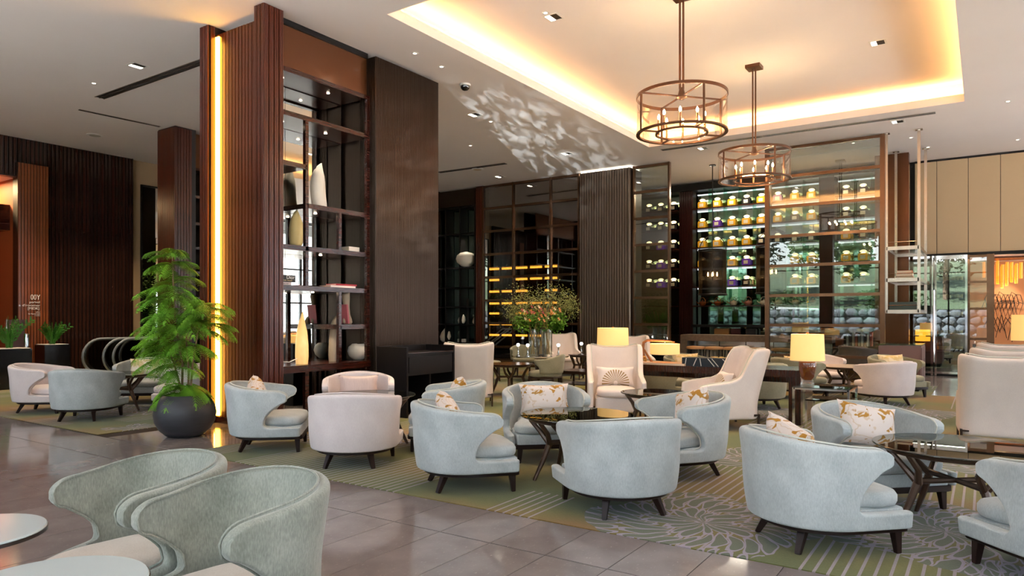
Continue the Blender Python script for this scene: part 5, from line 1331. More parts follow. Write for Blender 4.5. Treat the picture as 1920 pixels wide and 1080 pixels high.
# ================================================================ WING CHAIRS
def wing_shell():
    W, D = .335, .76                    # half width, depth
    arcR = .07; path = []
    xb = -.34
    # plan from back centre round the corner to the front
    path = [((xb, y), (-1, 0)) for y in (0, .08, .16, .24, W - arcR)]
    for i in range(1, 6):
        a = PI / 2 * i / 6; path.append(((xb + arcR - arcR * math.cos(a), W - arcR + arcR * math.sin(a)), (-math.cos(a), math.sin(a))))
    for x in (xb + arcR, xb + .12, xb + .17, xb + .21, xb + .235, xb + .255, xb + .28, xb + .32, xb + .38, xb + .46, xb + .55, xb + .64, xb + .70, xb + D): path.append(((x, W), (0, 1)))
    def top(i, p):
        x, y = p[0]
        if i < 10:
            return 1.055 + .035 * smooth((y - .16) / .18)
        q = x - xb
        if q <= .17: return 1.09 - .02 * smooth((q - .07) / .1)
        if q <= .28: return lerp(1.07, .70, smooth((q - .17) / .11) ** 1.0)
        if q <= .38: return lerp(.70, .645, smooth((q - .28) / .1))
        return .645 - .03 * smooth((q - .38) / .3) - (.035 * smooth((q - .66) / .08))
    V = []; F = []; idx = {}; NR = 12
    def P(p, z, sg):
        (x, y), (nx, ny) = p; fl = .03 * max(0, z - .6); rec = -.25 * max(0, z - .35) ** 1.1 * (1.0 if x < .2 else 1 - smooth((x - .2) / .2) * .6)
        return (x + nx * fl + rec, sg * (y + ny * fl), z)
    ol = {}
    for sg in (1, -1):
        cols = []
        for i, p in enumerate(path):
            zt = top(i, p); c = []
            for j in range(NR + 1):
                k = ('c' if i == 0 else sg, i, j)
                if k not in idx: idx[k] = len(V); V.append(P(p, lerp(.14, zt, j / NR), sg))
                c.append(idx[k])
            cols.append(c)
        for a, b in zip(cols[:-1], cols[1:]):
            for j in range(NR): F.append((a[j], b[j], b[j + 1], a[j + 1]) if sg > 0 else (a[j], a[j + 1], b[j + 1], b[j]))
        ol[sg] = [Vector(P(p, top(i, p), sg)) for i, p in enumerate(path)]
    me = bpy.data.meshes.new('wing'); me.from_pydata(V, [], F)
    return bake(me, [('SOLIDIFY', dict(thickness=.075, offset=-1, use_even_offset=True)), ('SUBSURF', dict(levels=2, render_levels=2))]), ol[-1][::-1] + ol[1][1:]
WING = {}
def wing(x, y, deg, label):
    g = 'tall ivory wing chairs'
    if WING: return dup(WING['t'], (x, y, .004), math.radians(deg), label, g)
    t = WING['t'] = thing('wing_chair', label, 'chair', (x, y, .004), math.radians(deg), g)
    me, ol = wing_shell(); put('shell', mesh_with(me, m_wing), t); MB().tube(ol, .006, 5).build('piping', m_piping, t, rec=False)
    MB().box(-.26, -.30, .15, .36, .30, .36).build('seat_deck', m_wing, t, bevel=.02)
    MB().layers(cushion_poly(.275, .285, -.28, .41), soft(CUSH, .36, 1.1)).build('seat_cushion', m_wing, t, angle=80)
    MB().bar((-.36, -.39, .20), (.40, -.39, .20), .018, .03).bar((-.36, .39, .20), (.40, .39, .20), .018, .03).bar((-.39, -.40, .20), (-.39, .40, .20), .03, .018).build('base_rail', m_bronze_panel if False else m_walnut, t)
    for sx, sy in ((-.39, .39), (-.39, -.39), (.38, .39), (.38, -.39)): MB().bar((sx, sy, .215), (sx, sy, 0), .026).build('leg', m_walnut, t)
    return t
wing(9.35, 4.48, 209, 'ivory wing chair facing out with a gold fan cushion left of the long desk')
wing(9.55, 3.02, 128, 'ivory wing chair in profile reclining before the tall amber table lamp')
wing(9.62, 7.40, 38, 'ivory wing chair seen from behind beside the black reception desk')
wing(15.8, 9.05, 222, 'ivory wing chair facing out in front of the bronze pier far back')
wing(14.5, 6.5, 215, 'ivory wing chair whose top shows behind the left lampshade')
wing(9.95, -.14, 4, 'nearest of the row of ivory wing chair backs at the right edge')
wing(11.95, -.22, 4, 'middle ivory wing chair back in the row at the right edge')
wing(14.3, -.28, 4, 'farthest ivory wing chair back in the row at the right edge')
pillow('gold fan printed cushion in the wing chair facing out', *off(9.35, 4.48, 209, -.12), 209, .62, .3, m=m_fan, w=.56, h=.31)
pillow('small satin cushion in the reclining wing chair', *off(9.55, 3.02, 128, -.08), 128, .61, .35, m=m_fan, w=.44, h=.30)
# ================================================================ DESK GROUP
dk = thing('desk', 'long dark macassar desk with thick top and slab leg', 'desk', (10.2, 2.1, .004))
m_macas = mat('macassar_wood', C(70, 34, 24), rough=.18, coat=.5, noise=(10, C(36, 17, 13), .25), stretch=(1, 8, .3))
MB().box(0, 0, .66, .85, 3.35, .76).build('top', m_macas, dk, bevel=.005); MB().box(.02, .0, 0, .83, .16, .66).build('slab_leg', m_macas, dk, bevel=.005); MB().box(.02, 3.2, 0, .83, 3.35, .66).build('slab_leg', m_macas, dk, bevel=.005)
MB().box(.78, .16, .52, .81, 3.2, .66).build('modesty_panel', m_macas, dk)
# chrome nest of tables
nt = thing('side_table', 'chrome framed glass top side table under the amber lamp', 'table', (9.42, 1.38, .004))
for x in (0, .62):
    for y in (0, .64): MB().box(x - .014, y - .014, 0, x + .014, y + .014, .6).build('leg', m_chrome, nt)
for y in (0, .64): MB().box(0, y - .014, .58, .62, y + .014, .6).build('rail', m_chrome, nt)
for x in (0, .62): MB().box(x - .014, 0, .58, x + .014, .64, .6).build('rail', m_chrome, nt)
MB().box(-.014, -.014, .6, .634, .654, .612).build('glass_top', m_tabletop, nt)
n2 = thing('side_table', 'lower chrome nesting table tucked beneath the lamp table', 'table', (9.47, 1.32, .004))
for x in (.0, .5):
    for y in (0, .56): MB().box(x - .012, y - .012, 0, x + .012, y + .012, .44).build('leg', m_chrome, n2)
MB().box(-.012, -.012, .44, .512, .572, .455).build('glass_top', m_tabletop, n2)
m_shade = mat('lit_lamp_shade', C(236, 196, 142), rough=.8, emit=C(255, 200, 110), emit_s=.24)
m_ambg = mat('amber_lamp_glass', C(84, 40, 10), rough=.05, coat=1, noise=(5, C(40, 18, 5), .25), emit=C(160, 80, 10), emit_s=.05)
def drum_shade(t, r0, r1, z0, z1, m=m_shade, top=True):
    MB().lathe([(r0, z0), (r1, z1), (r1 - .004, z1), (r0 - .004, z0), (r0, z0)], 36).build('lamp_shade', m, t, rec=False)
    MB().lathe([(r0 + .001, z0), (r0 + .001, z0 + .008)], 36).build('trim', m_cream, t, rec=False)
    for k in range(3):
        a = 2 * PI * k / 3; MB().tube([(0, 0, z1 - .02), (r1 * math.cos(a), r1 * math.sin(a), z1 - .02)], .003, 5).build('spider', m_chrome, t)
al = thing('table_lamp', 'amber glass vase lamp with lit cream drum shade on the chrome side table', 'lamp', (9.80, 1.93, .618))
MB().lathe([(.085, 0), (.085, .02), (.075, .03), (.075, .06)], 28).build('clear_foot', m_clear, al)
MB().lathe([(.05, .06), (.085, .10), (.105, .20), (.108, .28), (.10, .31), (.03, .325)], 28).build('glass_body', m_ambg, al)
drum_shade(al, .215, .20, .31, .66); MB().lathe([(.012, .66), (.018, .675), (.01, .69), (0, .692)], 10).build('finial', m_copper, al); MB().lathe([(.01, .32), (.01, .66)], 8).build('rod', m_chrome, al)
point('lamp_glow', (9.80, 1.93, 1.10), 9, (1, .60, .26), .06)
l1 = thing('table_lamp', 'large lit cream drum shade lamp standing behind the wing chair facing out', 'lamp', (10.62, 5.14, .764))
MB().lathe([(.1, 0), (.1, .02), (.07, .03), (.09, .12), (.06, .22), (.02, .24)], 24).build('glass_body', m_ambg, l1); drum_shade(l1, .265, .255, .23, .56); MB().lathe([(.01, .2), (.01, .56), (.015, .575), (0, .585)], 8).build('finial', m_copper, l1)
point('lamp_glow', (10.62, 5.14, 1.2), 9, (1, .60, .26), .06)
# drift wood lamp
dl = thing('desk_lamp', 'gnarled driftwood arm lamp with wide lit drum shade on the desk', 'lamp', (10.5, 4.18, .764))
m_drift = mat('driftwood', C(176, 118, 76), rough=.7, noise=(20, C(132, 84, 52), .3))
MB().tube([(0, .32, 0), (.01, .36, .12), (-.01, .37, .24), (0, .36, .33), (.01, .30, .37), (0, .15, .365), (.0, -.05, .36), (0, -.16, .35)], [.025, .022, .026, .024, .022, .018, .015, .008], 7).tube([(0, .20, 0), (.01, .29, .12), (0, .35, .22)], [.02, .018, .014], 7).build('branch_stand', m_drift, dl)
MB().box(-.14, .1, 0, .14, .42, .018).build('base', m_mahog, dl); drum_shade(dl, .23, .23, .15, .32); MB().tube([(0, 0, .22), (0, 0, .36)], .006, 6).build('rod', m_chrome, dl)
point('lamp_glow', (10.5, 4.18, 1.0), 6, (1, .60, .26), .06)
bx = thing('gift_box', 'long black box with white brush stripes and gold edge on the desk', 'box', (10.42, 3.42, .764))
m_navy = mat('blue_black_card', C(26, 36, 46), rough=.5)
MB().box(-.14, -.42, 0, .14, .40, .125).build('box', m_navy, bx, bevel=.003); MB().box(-.142, -.425, 0, .142, -.27, .127).build('end_cap', m_mahog, bx)
for y0_, y1_ in ((.33, .35), (.17, .22), (.12, .10), (.0, -.1), (-.06, -.16), (-.22, -.34)): MB().bar((-.1415, y1_, .006), (-.1415, y0_, .12), .003, .010).build('stripe', m_white, bx)
b = MB(); rr = random.Random(4)
for k in range(26): p = (rr.uniform(-.05, .12), rr.uniform(-.3, .02), .127 + rr.uniform(0, .012)); b.add([(p[0] + .03 * math.cos(2 * PI * i / 6), p[1] + .03 * math.sin(2 * PI * i / 6), p[2] + .004 * (i % 2)) for i in range(6)], [(0, 1, 2, 3, 4, 5)])
b.build('gold_flake', mat('gold_flake', C(222, 190, 110), rough=.4, metal=.6), bx, rec=False)
book('broad cream folder lying on the desk under the driftwood lamp', (10.44, 4.16, .764), (.44, .80, .03), (206, 178, 150), 0)
tag(MB().tube([(.03 * math.cos(a), .06 * math.sin(a), .05 + .04 * math.sin(2 * a)) for a in [2 * PI * i / 12 for i in range(12)]], .014, 6, closed=True).build('knot_ornament', mat('gold_knot', C(190, 150, 80), rough=.4, metal=.6), None, loc=(10.36, 4.5, .796)), 'gold twisted knot ornament on the desk folder', 'ornament')
# far right lamp
fl = thing('floor_lamp', 'lit cream shade lamp at the picture edge in front of the side room', 'lamp', (16.6, on_x(1925, 16.6)[0], .0))
MB().lathe([(.15, 0), (.15, .02), (.012, .03), (.012, 1.1)], 18).build('stand', m_bronze, fl); drum_shade(fl, .25, .24, 1.05, 1.55); point('lamp_glow', (16.6, fl.location.y, 1.3), 8, WARM, .1)

# ================================================================ RECEPTION DESK IN FRONT OF THE BRONZE PIER
rd = thing('reception_desk', 'black ebonised podium desk with raised edge before the bronze pier', 'desk', (7.71, 7.09, .004))
rx0, rx1, ry0, ry1, H = 0, 1.14, 0, .62, 1.05
def rb(nm, a, bq, c, d, e, f, m=m_ebony): return MB().box(a, bq, c, d, e, f).build(nm, m, rd, bevel=.004)
rb('side_panel', 0, 0, 0, .04, ry1, H); rb('side_panel', rx1 - .04, 0, 0, rx1, ry1, H); rb('back_panel', .04, ry1 - .04, 0, rx1 - .04, ry1, H)
rb('front_panel', .04, .02, .62, rx1 - .04, .06, .93); rb('work_top', .04, .0, .93, rx1 - .04, ry1 - .04, .955); rb('inner_panel', .57, .05, 0, .61, ry1 - .04, .93)
rb('edge_trim', .0, .0, .955, rx1, .015, .965, m_mahog); rb('drawer', .06, .005, .66, 1.08, .02, .9)

# ================================================================ POTTED TREE
pt_ = thing('potted_tree', 'feathery green tree in a round dark grey pot beside the timber pillar', 'plant', (5.02, 8.38, 0))
m_potm = mat('dark_grey_pot', C(62, 63, 68), rough=.42, noise=(6, C(50, 51, 56), .3), stretch=(1, 1, 4))
MB().lathe([(.17, 0), (.22, .015), (.30, .09), (.352, .19), (.368, .29), (.352, .38), (.31, .46), (.265, .515), (.245, .525), (.225, .515), (.225, .46), (0, .46)], 48).build('pot', m_potm, pt_)
MB().lathe([(.228, .47), (.12, .485), (0, .49)], 24).build('soil', mat('dark_soil', C(40, 34, 28), rough=.9, bump=(40, 1)), pt_)
m_tw = mat('brown_stem', C(112, 92, 62), rough=.8); m_fr = mat('frond_leaf', C(132, 184, 48), rough=.5, noise=(4, C(84, 148, 40), .3), rnd=.22)
rt = random.Random(12)
def w(rv, z): return Vector((rv * RX, rv * RY, z))        # rv: metres to the right as the visitor sees the pot
fwd = Vector((VX, VY, 0))
stems = [[w(.03, .47), w(.05, .8), w(.02, 1.15), w(.0, 1.35)], [w(-.04, .47), w(-.03, .9), w(-.12, 1.4), w(-.15, 1.9), w(-.16, 2.3)], [w(.06, .47), w(.10, .95), w(.16, 1.3), w(.28, 1.55)], [w(-.02, .47), w(-.12, .85), w(-.2, 1.1)]]
for s in stems: MB().tube(s, [.016 - .009 * i / (len(s) - 1) for i in range(len(s))], 7).build('stem', m_tw, pt_)
def frond(p0, d, ln, droop, nl=11, lw=.030, ll=.165):
    b = MB(); d = d.normalized(); pts = []
    for i in range(nl + 1):
        q = i / nl; pts.append(p0 + d * ln * q + Vector((0, 0, -droop * q * q)))
    b.tube(pts, [.004 * (1 - .6 * i / nl) for i in range(nl + 1)], 4)
    for i in range(2, nl + 1):
        tg = (pts[i] - pts[i - 1]).normalized(); up = Vector((0, 0, 1)); sd = tg.cross(up); sd = sd.normalized() if sd.length > .1 else Vector((1, 0, 0)); k = math.sin(PI * (.2 + .72 * i / nl)) ** .7
        for s in ((-1, 1) if i < nl else (-1, 1, 0)):
            L_ = ll * k * rt.uniform(.85, 1.1); t0 = (sd * s * .85 + tg * (.7 if s else 1)).normalized(); nrm = t0.cross(up); nrm = (nrm.normalized() if nrm.length > .1 else sd) * lw * .5 * (.6 + .4 * k)
            a = pts[i]; nv = nrm.normalized(); N_ = 8
            for q in range(1, N_ + 1):                              # fine leaflets make each blade feathery
                f = q / N_; c = a + t0 * L_ * (f - .06 * f * f) + Vector((0, 0, -L_ * .50 * f * f)); hw = lw * (1.05 - .55 * f) * (.7 + .3 * k)
                for sg in (-1, 1):
                    tp = c + nv * sg * hw + t0 * L_ * .10 + Vector((0, 0, -hw * .35)); b.add([c - t0 * L_ * .07, c + nv * sg * hw * .45 - t0 * L_ * .03, tp, c + t0 * L_ * .06], [(0, 1, 2, 3)])
    b.build('frond', m_fr, pt_, rec=False)
def burst(c, n, ln, up=.5, bias=0.0):
    for k in range(n):
        a = 2 * PI * k / n + rt.uniform(-.4, .4)
        d = Vector((math.cos(a), math.sin(a), 0)) + w(bias, 0) + Vector((0, 0, up + rt.uniform(-.25, .3)))
        frond(c + Vector((0, 0, rt.uniform(-.06, .06))), d, ln * rt.uniform(.8, 1.15), ln * rt.uniform(.35, .75))
for c, n_, ln, up, bi in ((w(-.20, 2.30), 6, .26, .6, 0), (w(-.18, 2.12), 8, .32, .4, -.1), (w(-.16, 1.92), 9, .38, .35, -.2), (w(-.16, 1.74), 9, .42, .35, -.2), (w(-.12, 1.55), 9, .44, .35, -.25), (w(-.20, 1.36), 9, .44, .3, -.3), (w(-.22, 1.18), 8, .42, .25, -.35), (w(.0, 1.42), 8, .36, .4, 0), (w(.24, 1.62), 8, .34, .4, .3), (w(.30, 1.45), 8, .34, .3, .4), (w(.16, 1.38), 6, .34, .3, .3), (w(.04, 1.15), 6, .34, .3, 0), (w(-.24, 1.02), 7, .34, .2, -.3), (w(-.12, .86), 7, .32, .1, -.2), (w(-.02, .62), 7, .30, .12, -.1), (w(.08, .58), 6, .26, .1, .25), (w(-.12, .60), 6, .28, .1, -.3)):
    burst(c, n_, ln, up, bi)

# ================================================================ CENTRAL FLOWER TABLE
ft = thing('flower_table', 'round mirrored top table carrying the big flower arrangement', 'table', (14.13, 8.74, .004))
MB().lathe([(.0, .56), (.68, .56), (.69, .575), (.68, .59), (0, .59)], 48).build('table_top', m_chrome, ft); MB().lathe([(.3, 0), (.3, .03), (.1, .06), (.08, .5), (.3, .56)], 28).build('pedestal', m_walnut, ft)
m_wat = glass('vase_glass', (.93, .94, .90, 1), .06)
m_stg = mat('golden_stem', C(176, 146, 84), rough=.6)
arr = thing('flower_arrangement', 'wild mixed flower arrangement in three clear cylinder vases on the mirrored table', 'flowers', (14.13, 8.74, .598))
ra = random.Random(9)
for k, (dx, dr) in enumerate(((0, -.17), (.05, .02), (0, .19))):
    c = w(dr, 0) + fwd * dx
    MB().lathe([(.095, 0), (.1, .01), (.1, .62), (.094, .62), (.094, .015), (0, .012)], 24, c).build('vase', m_wat, arr)
    for q in range(7):
        a = ra.uniform(0, 6.28); MB().tube([c + Vector((.04 * math.cos(a), .04 * math.sin(a), .03)), c + Vector((.06 * math.cos(a + 2), .06 * math.sin(a + 2), .6)), c + Vector((.3 * math.cos(a + 2), .3 * math.sin(a + 2), 1.1))], .009, 5).build('stem', m_stg, arr)
m_lime = mat('lime_foliage', C(120, 168, 44), rough=.55, noise=(9, C(80, 130, 36), .25)); m_sprig = mat('olive_sprig', C(140, 138, 70), rough=.6, noise=(9, C(98, 110, 50), .25))
def cloud(nm, m, n, cen, rad, s):
    b = MB()
    for _ in range(n):
        v = Vector((ra.gauss(0, .42), ra.gauss(0, .42), ra.gauss(0, .42)))
        if v.length > 1.15: v *= .8
        p = cen + w(v.x * rad[0] * .82, 0) + fwd * v.y * rad[0] * .8 + Vector((0, 0, v.z * rad[1])); a = Vector((ra.uniform(-1, 1), ra.uniform(-1, 1), ra.uniform(-1, 1))).normalized(); q = a.orthogonal().normalized() * s * .5
        b.add([p - a * s, p + q, p + a * s, p - q], [(0, 1, 2, 3)])
    o = b.build(nm, m, arr, rec=False); o['kind'] = 'stuff'
for dr, z, rr_ in ((-.42, .78, .30), (.30, .78, .28), (-.05, .82, .28), (.45, .85, .22)): cloud('leafy_clump', m_lime, 520, w(dr, z), (rr_ * 1.1, .26), .042)
for dr, z, rr_, zz in ((-.4, 1.25, .55, .5), (.35, 1.3, .6, .5), (0, 1.2, .6, .42), (.7, 1.15, .35, .4), (-.6, 1.0, .35, .35)): cloud('sprig_clump', m_sprig, 900, w(dr, z), (rr_, zz), .021)
for q in range(20):
    a = ra.uniform(0, 6.28); e = w(.68 * math.cos(a), 1.25 + .4 * math.sin(a) * (1 if math.sin(a) > 0 else .4)) + fwd * ra.uniform(-.5, .5); MB().tube([w(.05, .6), (w(.05, .6) + e) / 2 + Vector((0, 0, .12)), e], [.006, .005, .003], 5).build('twig', m_tw, arr)
PET = [mat('coral_petal', C(226, 150, 96), rough=.6), mat('pink_petal', C(206, 96, 104), rough=.6), mat('cream_petal', C(226, 206, 160), rough=.6), mat('orange_petal', C(224, 142, 62), rough=.6)]
for q in range(30):
    a = ra.uniform(0, 6.28); r_ = .58 * math.sqrt(ra.random()); c = w(r_ * math.cos(a), .98 + .32 * r_ * math.sin(a)) + fwd * ra.uniform(-.55, -.1)
    b = MB(); n_ = 6
    for i in range(n_):
        t = 2 * PI * i / n_; u_ = Vector((math.cos(t), math.sin(t) * .6, math.sin(t))).normalized() * .042; b.add([c, c + u_ * .6 + Vector((.012, -.012, .012)), c + u_, c + u_ * .6 - Vector((.012, -.012, .012))], [(0, 1, 2, 3)])
    b.build('blossom', PET[q % 4], arr, rec=False)
# silver lamps on the flower table and beside it
def silver(x, y, z, label):
    t = thing('silver_lamp', label, 'lamp', (x, y, z), 0, 'small silver table lights')
    MB().lathe([(.05, 0), (.05, .012), (.015, .03), (.022, .08), (.012, .12), (.02, .2), (.03, .22)], 14).build('base', m_chrome, t)
    MB().lathe([(.015, .22), (.035, .24), (.04, .265), (.025, .29), (0, .295)], 16).build('globe', m_glowb, t)
m_glowb = emis('white_globe_glow', (1, .97, .92, 1), 3.0)
silver(*(Vector((14.13, 8.74, .594)) + w(-.52, 0) + fwd * -.1), 'silver globe light at the near side of the flower table')
silver(*(Vector((14.13, 8.74, .594)) + w(-.30, 0) + fwd * -.35), 'silver globe light just left of the vases')
silver(*(Vector((14.13, 8.74, .594)) + w(.42, 0) + fwd * -.25), 'silver globe light just right of the vases')
silver(*(Vector((15.0, 8.1, .603))), 'silver globe light on the small dark round table')
# greenish dining chairs around it
def dining():
    t = thing('dining_chair', '', 'chair', (0, 0, 0), 0, 'grey-green chairs round the flower tables')
    V = []; F = []; N = 16
    for i in range(N + 1):
        a = PI * (.5 + i / N); k = abs(i / N - .5) * 2; zt = .80 - .10 * smooth(k); x0 = -.0 + .30 * math.cos(a); y0 = .31 * math.sin(a)
        ext = .12 * smooth((k - .75) / .25)
        for j in range(7):
            q = j / 6; V.append((x0 * (1 + .16 * q) + ext * (1 if q > .5 else .2), y0 * (1 + .10 * q), lerp(.42, zt, q)))
    for i in range(N):
        for j in range(6): F.append((i * 7 + j, (i + 1) * 7 + j, (i + 1) * 7 + j + 1, i * 7 + j + 1))
    me = bpy.data.meshes.new('back'); me.from_pydata(V, [], F)
    put('backrest', mesh_with(bake(me, [('SOLIDIFY', dict(thickness=.05, offset=0)), ('SUBSURF', dict(levels=1, render_levels=1))]), m_olive), t)
    MB().layers(cushion_poly(.26, .29, -.28, .32), soft(CUSH, .36)).build('seat_cushion', m_olive, t, angle=80); MB().box(-.24, -.25, .33, .28, .25, .37).build('frame', m_walnut, t)
    for sx, sy in ((.25, .24), (.25, -.24), (-.22, .22), (-.22, -.22)): MB().bar((sx, sy, .34), (sx * 1.08, sy * 1.05, 0), .045, .045, .028, .028).build('leg', m_walnut, t)
    return t
d0 = dining()
for i, (x, y, dg, lab) in enumerate(((11.55, 7.0, 100, 'grey-green chair seen from behind just above the gold leaf cushion'), (11.15, 8.35, -65, 'grey-green chair in profile beside the tall wing chair back'), (13.4, 9.75, -50, 'grey-green chair facing the flower table on its far left'), (14.9, 9.7, 230, 'grey-green chair behind the flower vases'))):
    if i == 0: d0.location = (x, y, .004); d0.rotation_euler = (0, 0, math.radians(dg)); d0['label'] = lab
    else: dup(d0, (x, y, .004), math.radians(dg), lab)
bn = thing('bench', 'low dark slatted bench between the wing chairs and the dining group', 'bench', (12.6, 6.6, .004))
MB().box(-.35, -.6, .36, .35, .6, .42).build('top', m_walnut, bn, bevel=.01)
for sx in (-.31, .31):
    for sy in (-.55, .55): MB().bar((sx, sy, .36), (sx, sy, 0), .035).build('leg', m_walnut, bn)
MB().box(-.3, -.56, .14, .3, .56, .16).build('lower_shelf', m_walnut, bn)

# ================================================================ CEILING LIGHTS AND FITTINGS
m_fix = mat('chandelier_bronze', C(92, 62, 44), rough=.35, metal=.7)
m_candle = mat('candle_sleeve', C(150, 100, 66), rough=.4, metal=.4)
m_spark = emis('candle_bulb', (1, .70, .36, 1), 60)
def chandelier(x, y, zb_, zt_, R, label):
    t = thing('ring_chandelier', label, 'chandelier', (x, y, 0), 0, 'bronze ring chandeliers with candle bulbs')
    k = 56
    def hoop(r, z, w_, h_, nm):
        b = MB(); vs = []; fs = []
        for i in range(k):
            c, s = math.cos(2 * PI * i / k), math.sin(2 * PI * i / k)
            vs += [((r - w_) * c, (r - w_) * s, z - h_), (r * c, r * s, z - h_), (r * c, r * s, z + h_), ((r - w_) * c, (r - w_) * s, z + h_)]
        for i in range(k):
            a, b2 = i * 4, ((i + 1) % k) * 4
            for q in range(4): fs.append((a + q, b2 + q, b2 + (q + 1) % 4, a + (q + 1) % 4))
        b.add(vs, fs).build(nm, m_fix, t)
    hoop(R, zt_, .012, .022, 'top_ring'); hoop(R, zb_, .05, .012, 'bottom_ring'); hoop(R * .58, zb_, .03, .012, 'inner_ring')
    b = MB(); vs = [(R * .985 * math.cos(2 * PI * i / k), R * .985 * math.sin(2 * PI * i / k), z) for z in (zb_ + .01, zt_ - .02) for i in range(k)]
    b.add(vs, [(i, (i + 1) % k, k + (i + 1) % k, k + i) for i in range(k)]).build('glass_drum', m_drum, t, rec=False)
    for i in range(4):
        a = PI / 2 * i + YAW + .25; c, s = math.cos(a), math.sin(a)
        MB().box(-.013, -.013, zb_, .013, .013, zt_).xf(Matrix.Translation((R * .975 * c, R * .975 * s, 0))).build('upright', m_fix, t)
        MB().bar((.0, 0, zt_), (R * .97 * c, R * .97 * s, zt_), .02).build('spoke', m_fix, t); MB().bar((R * .56 * c, R * .56 * s, zb_), (R * .97 * c, R * .97 * s, zb_), .022).build('spoke', m_fix, t)
    MB().lathe([(.03, zt_ - .05), (.08, zt_ - .02), (.05, zt_ + .03), (.03, zt_ + .12)], 16).build('hub', m_fix, t)
    for o_ in (-.025, .025): MB().box(-.012, o_ - .012, zt_ + .1, .012, o_ + .012, 6.12).build('drop_rod', m_fix, t)
    MB().box(-.13, -.13, 6.06, .13, .13, 6.12).build('canopy', m_fix, t)
    for i in range(8):
        a = 2 * PI * i / 8 + .3; c, s = R * .5 * math.cos(a), R * .5 * math.sin(a)
        cn = MB().lathe([(.016, zb_), (.016, zb_ + .22), (.0, zb_ + .222)], 10, (c, s, 0)).build('candle', m_candle, t)
        MB().lathe([(.006, zb_ + .22), (.018, zb_ + .245), (.014, zb_ + .275), (0, zb_ + .30)], 10, (c, s, 0)).build('bulb', m_spark, cn)
        point('candle_light', (x + c, y + s, zb_ + .262), 14, WARM, .02)
m_drum = glass('clear_glass_drum', (.97, .95, .92, 1), .03)
def at_d(u, d): r = (u - CX) / FPX * d; return (d * VX + r * RX, d * VY + r * RY)
chandelier(*at_d(1278, 10.0), 4.13, 4.66, .64, 'larger nearer bronze ring chandelier with eight candle bulbs')
chandelier(*at_d(1414, 12.85), 4.02, 4.52, .64, 'smaller further bronze ring chandelier with eight candle bulbs')
m_lens = emis('downlight_glow', (1, .88, .70, 1), 9); m_dim = emis('dim_downlight_glow', (1, .86, .66, 1), 3)
def cx_(u, v, z=CEIL): d = FPX * (z - EYE) / (CY - v); return at_d(u, d)
SQ = [(1038, 32, 6.12, 'square recessed light in the lit ceiling recess nearer the corner'), (1646, 80, 6.12, 'square recessed light in the lit recess above the nearest table'), (890, 215, CEIL, 'square ceiling light beyond the black dome camera'), (937, 331, CEIL, 'square ceiling light above the smoked glass screen'), (258, 123, CEIL, 'square ceiling light left of the timber pillar'), (1683, 228, CEIL, 'square ceiling light above the hanging rack'), (1318, 278, CEIL, 'square ceiling light below the nearer chandelier'), (1063, 288, CEIL, 'square ceiling light above the bronze pier')]
for u, v, z, lab in SQ:
    x, y = cx_(u, v, z); t = thing('square_downlight', lab, 'ceiling light', (x, y, z), 0, 'square recessed ceiling lights')
    b = MB().box(-.13, -.13, -.008, .13, -.10, 0).box(-.13, .10, -.008, .13, .13, 0).box(-.13, -.10, -.008, -.10, .10, 0).box(.10, -.10, -.008, .13, .10, 0); b.build('frame', m_white, t)
    MB().box(-.1, -.1, -.004, .1, .02, -.001).build('recess', m_black, t); MB().box(-.1, .02, -.005, .1, .1, -.002).build('lens', m_lens, t)
    spot('downlight_beam', (x, y, z - .03), (x, y, 0), 60, NEUT, 75, .8, .06)
RD = [(778, 100), (828, 125), (176, 156), (920, 228), (882, 273), (1023, 24), (1395, 300), (1600, 268), (1708, 258), (1740, 276), (1890, 190), (1908, 262)]
for k, (u, v) in enumerate(RD):
    z = 6.12 if (u, v) == (1023, 24) else CEIL; x, y = cx_(u, v, z)
    t = thing('round_downlight', 'small round ceiling spot, %s of the scattered recessed spots from the left' % (ORD + ('twelfth',))[[q[0] for q in sorted(RD)].index(u)], 'ceiling light', (x, y, z), 0, 'small round recessed spots')
    MB().lathe([(.03, -.003), (.055, -.006), (.058, 0)], 18).build('trim', m_white, t); MB().lathe([(0, -.004), (.03, -.004)], 14).build('lens', m_dim, t)
for xs, ys, pw_ in ((7.2, 7.0, 70), (8.7, 6.9, 60), (12.0, 8.2, 80), (15.6, 2.4, 70), (13.0, 4.4, 60), (10.2, 3.6, 60), (7.9, 4.3, 50), (6.2, 13.1, 60), (14.2, 8.4, 70), (9.0, 1.0, 50), (8.2, 17.3, 90), (9.2, 17.3, 90), (7.0, 17.2, 90), (5.5, 15.5, 70), (16.4, 11.0, 70), (16.6, 6.6, 60), (17.5, 5.2, 60), (17.5, 3.6, 50), (19.5, .2, 60)):  # added spots without fittings, brightening floor, ceiling, slatted wall and bar
    spot('fill_spot', (xs, ys, CEIL - .03 if not (cx0 < xs < cx1 and cy0 < ys < cy1) else 6.1), (xs, ys, 0), pw_ * 2.6, (1, .76, .50), 62, .8, .06)
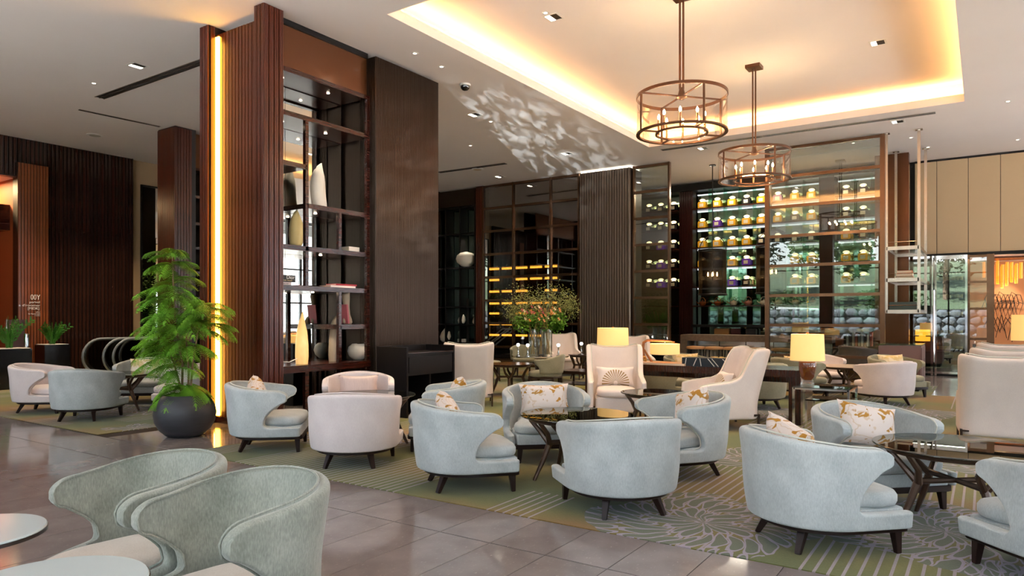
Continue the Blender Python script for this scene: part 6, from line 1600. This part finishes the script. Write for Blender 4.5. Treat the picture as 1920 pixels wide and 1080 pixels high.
cd = thing('dome_camera', 'black dome security camera on the ceiling', 'camera', (*cx_(872, 158), CEIL)); MB().lathe([(.10, 0), (.10, -.03), (.09, -.035)], 20).build('mount', m_white, cd); MB().lathe([(.085, -.03), (.08, -.07), (.05, -.105), (0, -.118)], 20).build('dome', mat('dome_black', C(12, 12, 13), rough=.05, coat=1), cd)
sp_ = thing('ceiling_speaker', 'round white ceiling speaker grille near the slatted wall', 'speaker', (*cx_(178, 253), CEIL)); MB().lathe([(.17, 0), (.17, -.012), (.14, -.02)], 28).build('rim', m_white, sp_); MB().lathe([(.14, -.018), (0, -.03)], 28).build('grille', mat('grille_grey', C(170, 166, 150), rough=.7), sp_)
sp2 = thing('ceiling_speaker', 'round ceiling speaker grille above the far shelves', 'speaker', (*cx_(895, 317), CEIL)); MB().lathe([(.17, 0), (.17, -.012), (.14, -.02)], 28).build('rim', m_white, sp2); MB().lathe([(.14, -.018), (0, -.03)], 28).build('grille', m_cream, sp2)
m_slot = mat('slot_dark', C(48, 46, 46), rough=.6)
def slot(p0, p1, w_, label):
    p0, p1 = Vector((*p0, 0)), Vector((*p1, 0)); L_ = (p1 - p0).length; a = math.atan2((p1 - p0).y, (p1 - p0).x)
    t = thing('linear_air_vent', label, 'vent', ((p0.x + p1.x) / 2, (p0.y + p1.y) / 2, CEIL), a, 'linear air slots in the ceiling')
    MB().box(-L_ / 2, -w_ / 2, -.004, L_ / 2, w_ / 2, -.001).build('slot', m_slot, t)
    for k in (-1, 0, 1): MB().box(-L_ / 2, k * w_ / 2 - .006, -.012, L_ / 2, k * w_ / 2 + .006, -.002).build('blade', m_steel, t)
slot(cx_(186, 183), (6.6, 9.6), .16, 'long linear air slot in the ceiling running up to the timber pillar')
slot(cx_(148, 205), cx_(300, 237), .07, 'thin linear air slot in the ceiling above the slatted wall')
slot(cx_(822, 323), cx_(948, 306), .16, 'linear air slot in the ceiling before the far shelves')
slot(cx_(1240, 281), cx_(1754, 210.7), .14, 'long linear air slot along the edge of the lit recess')
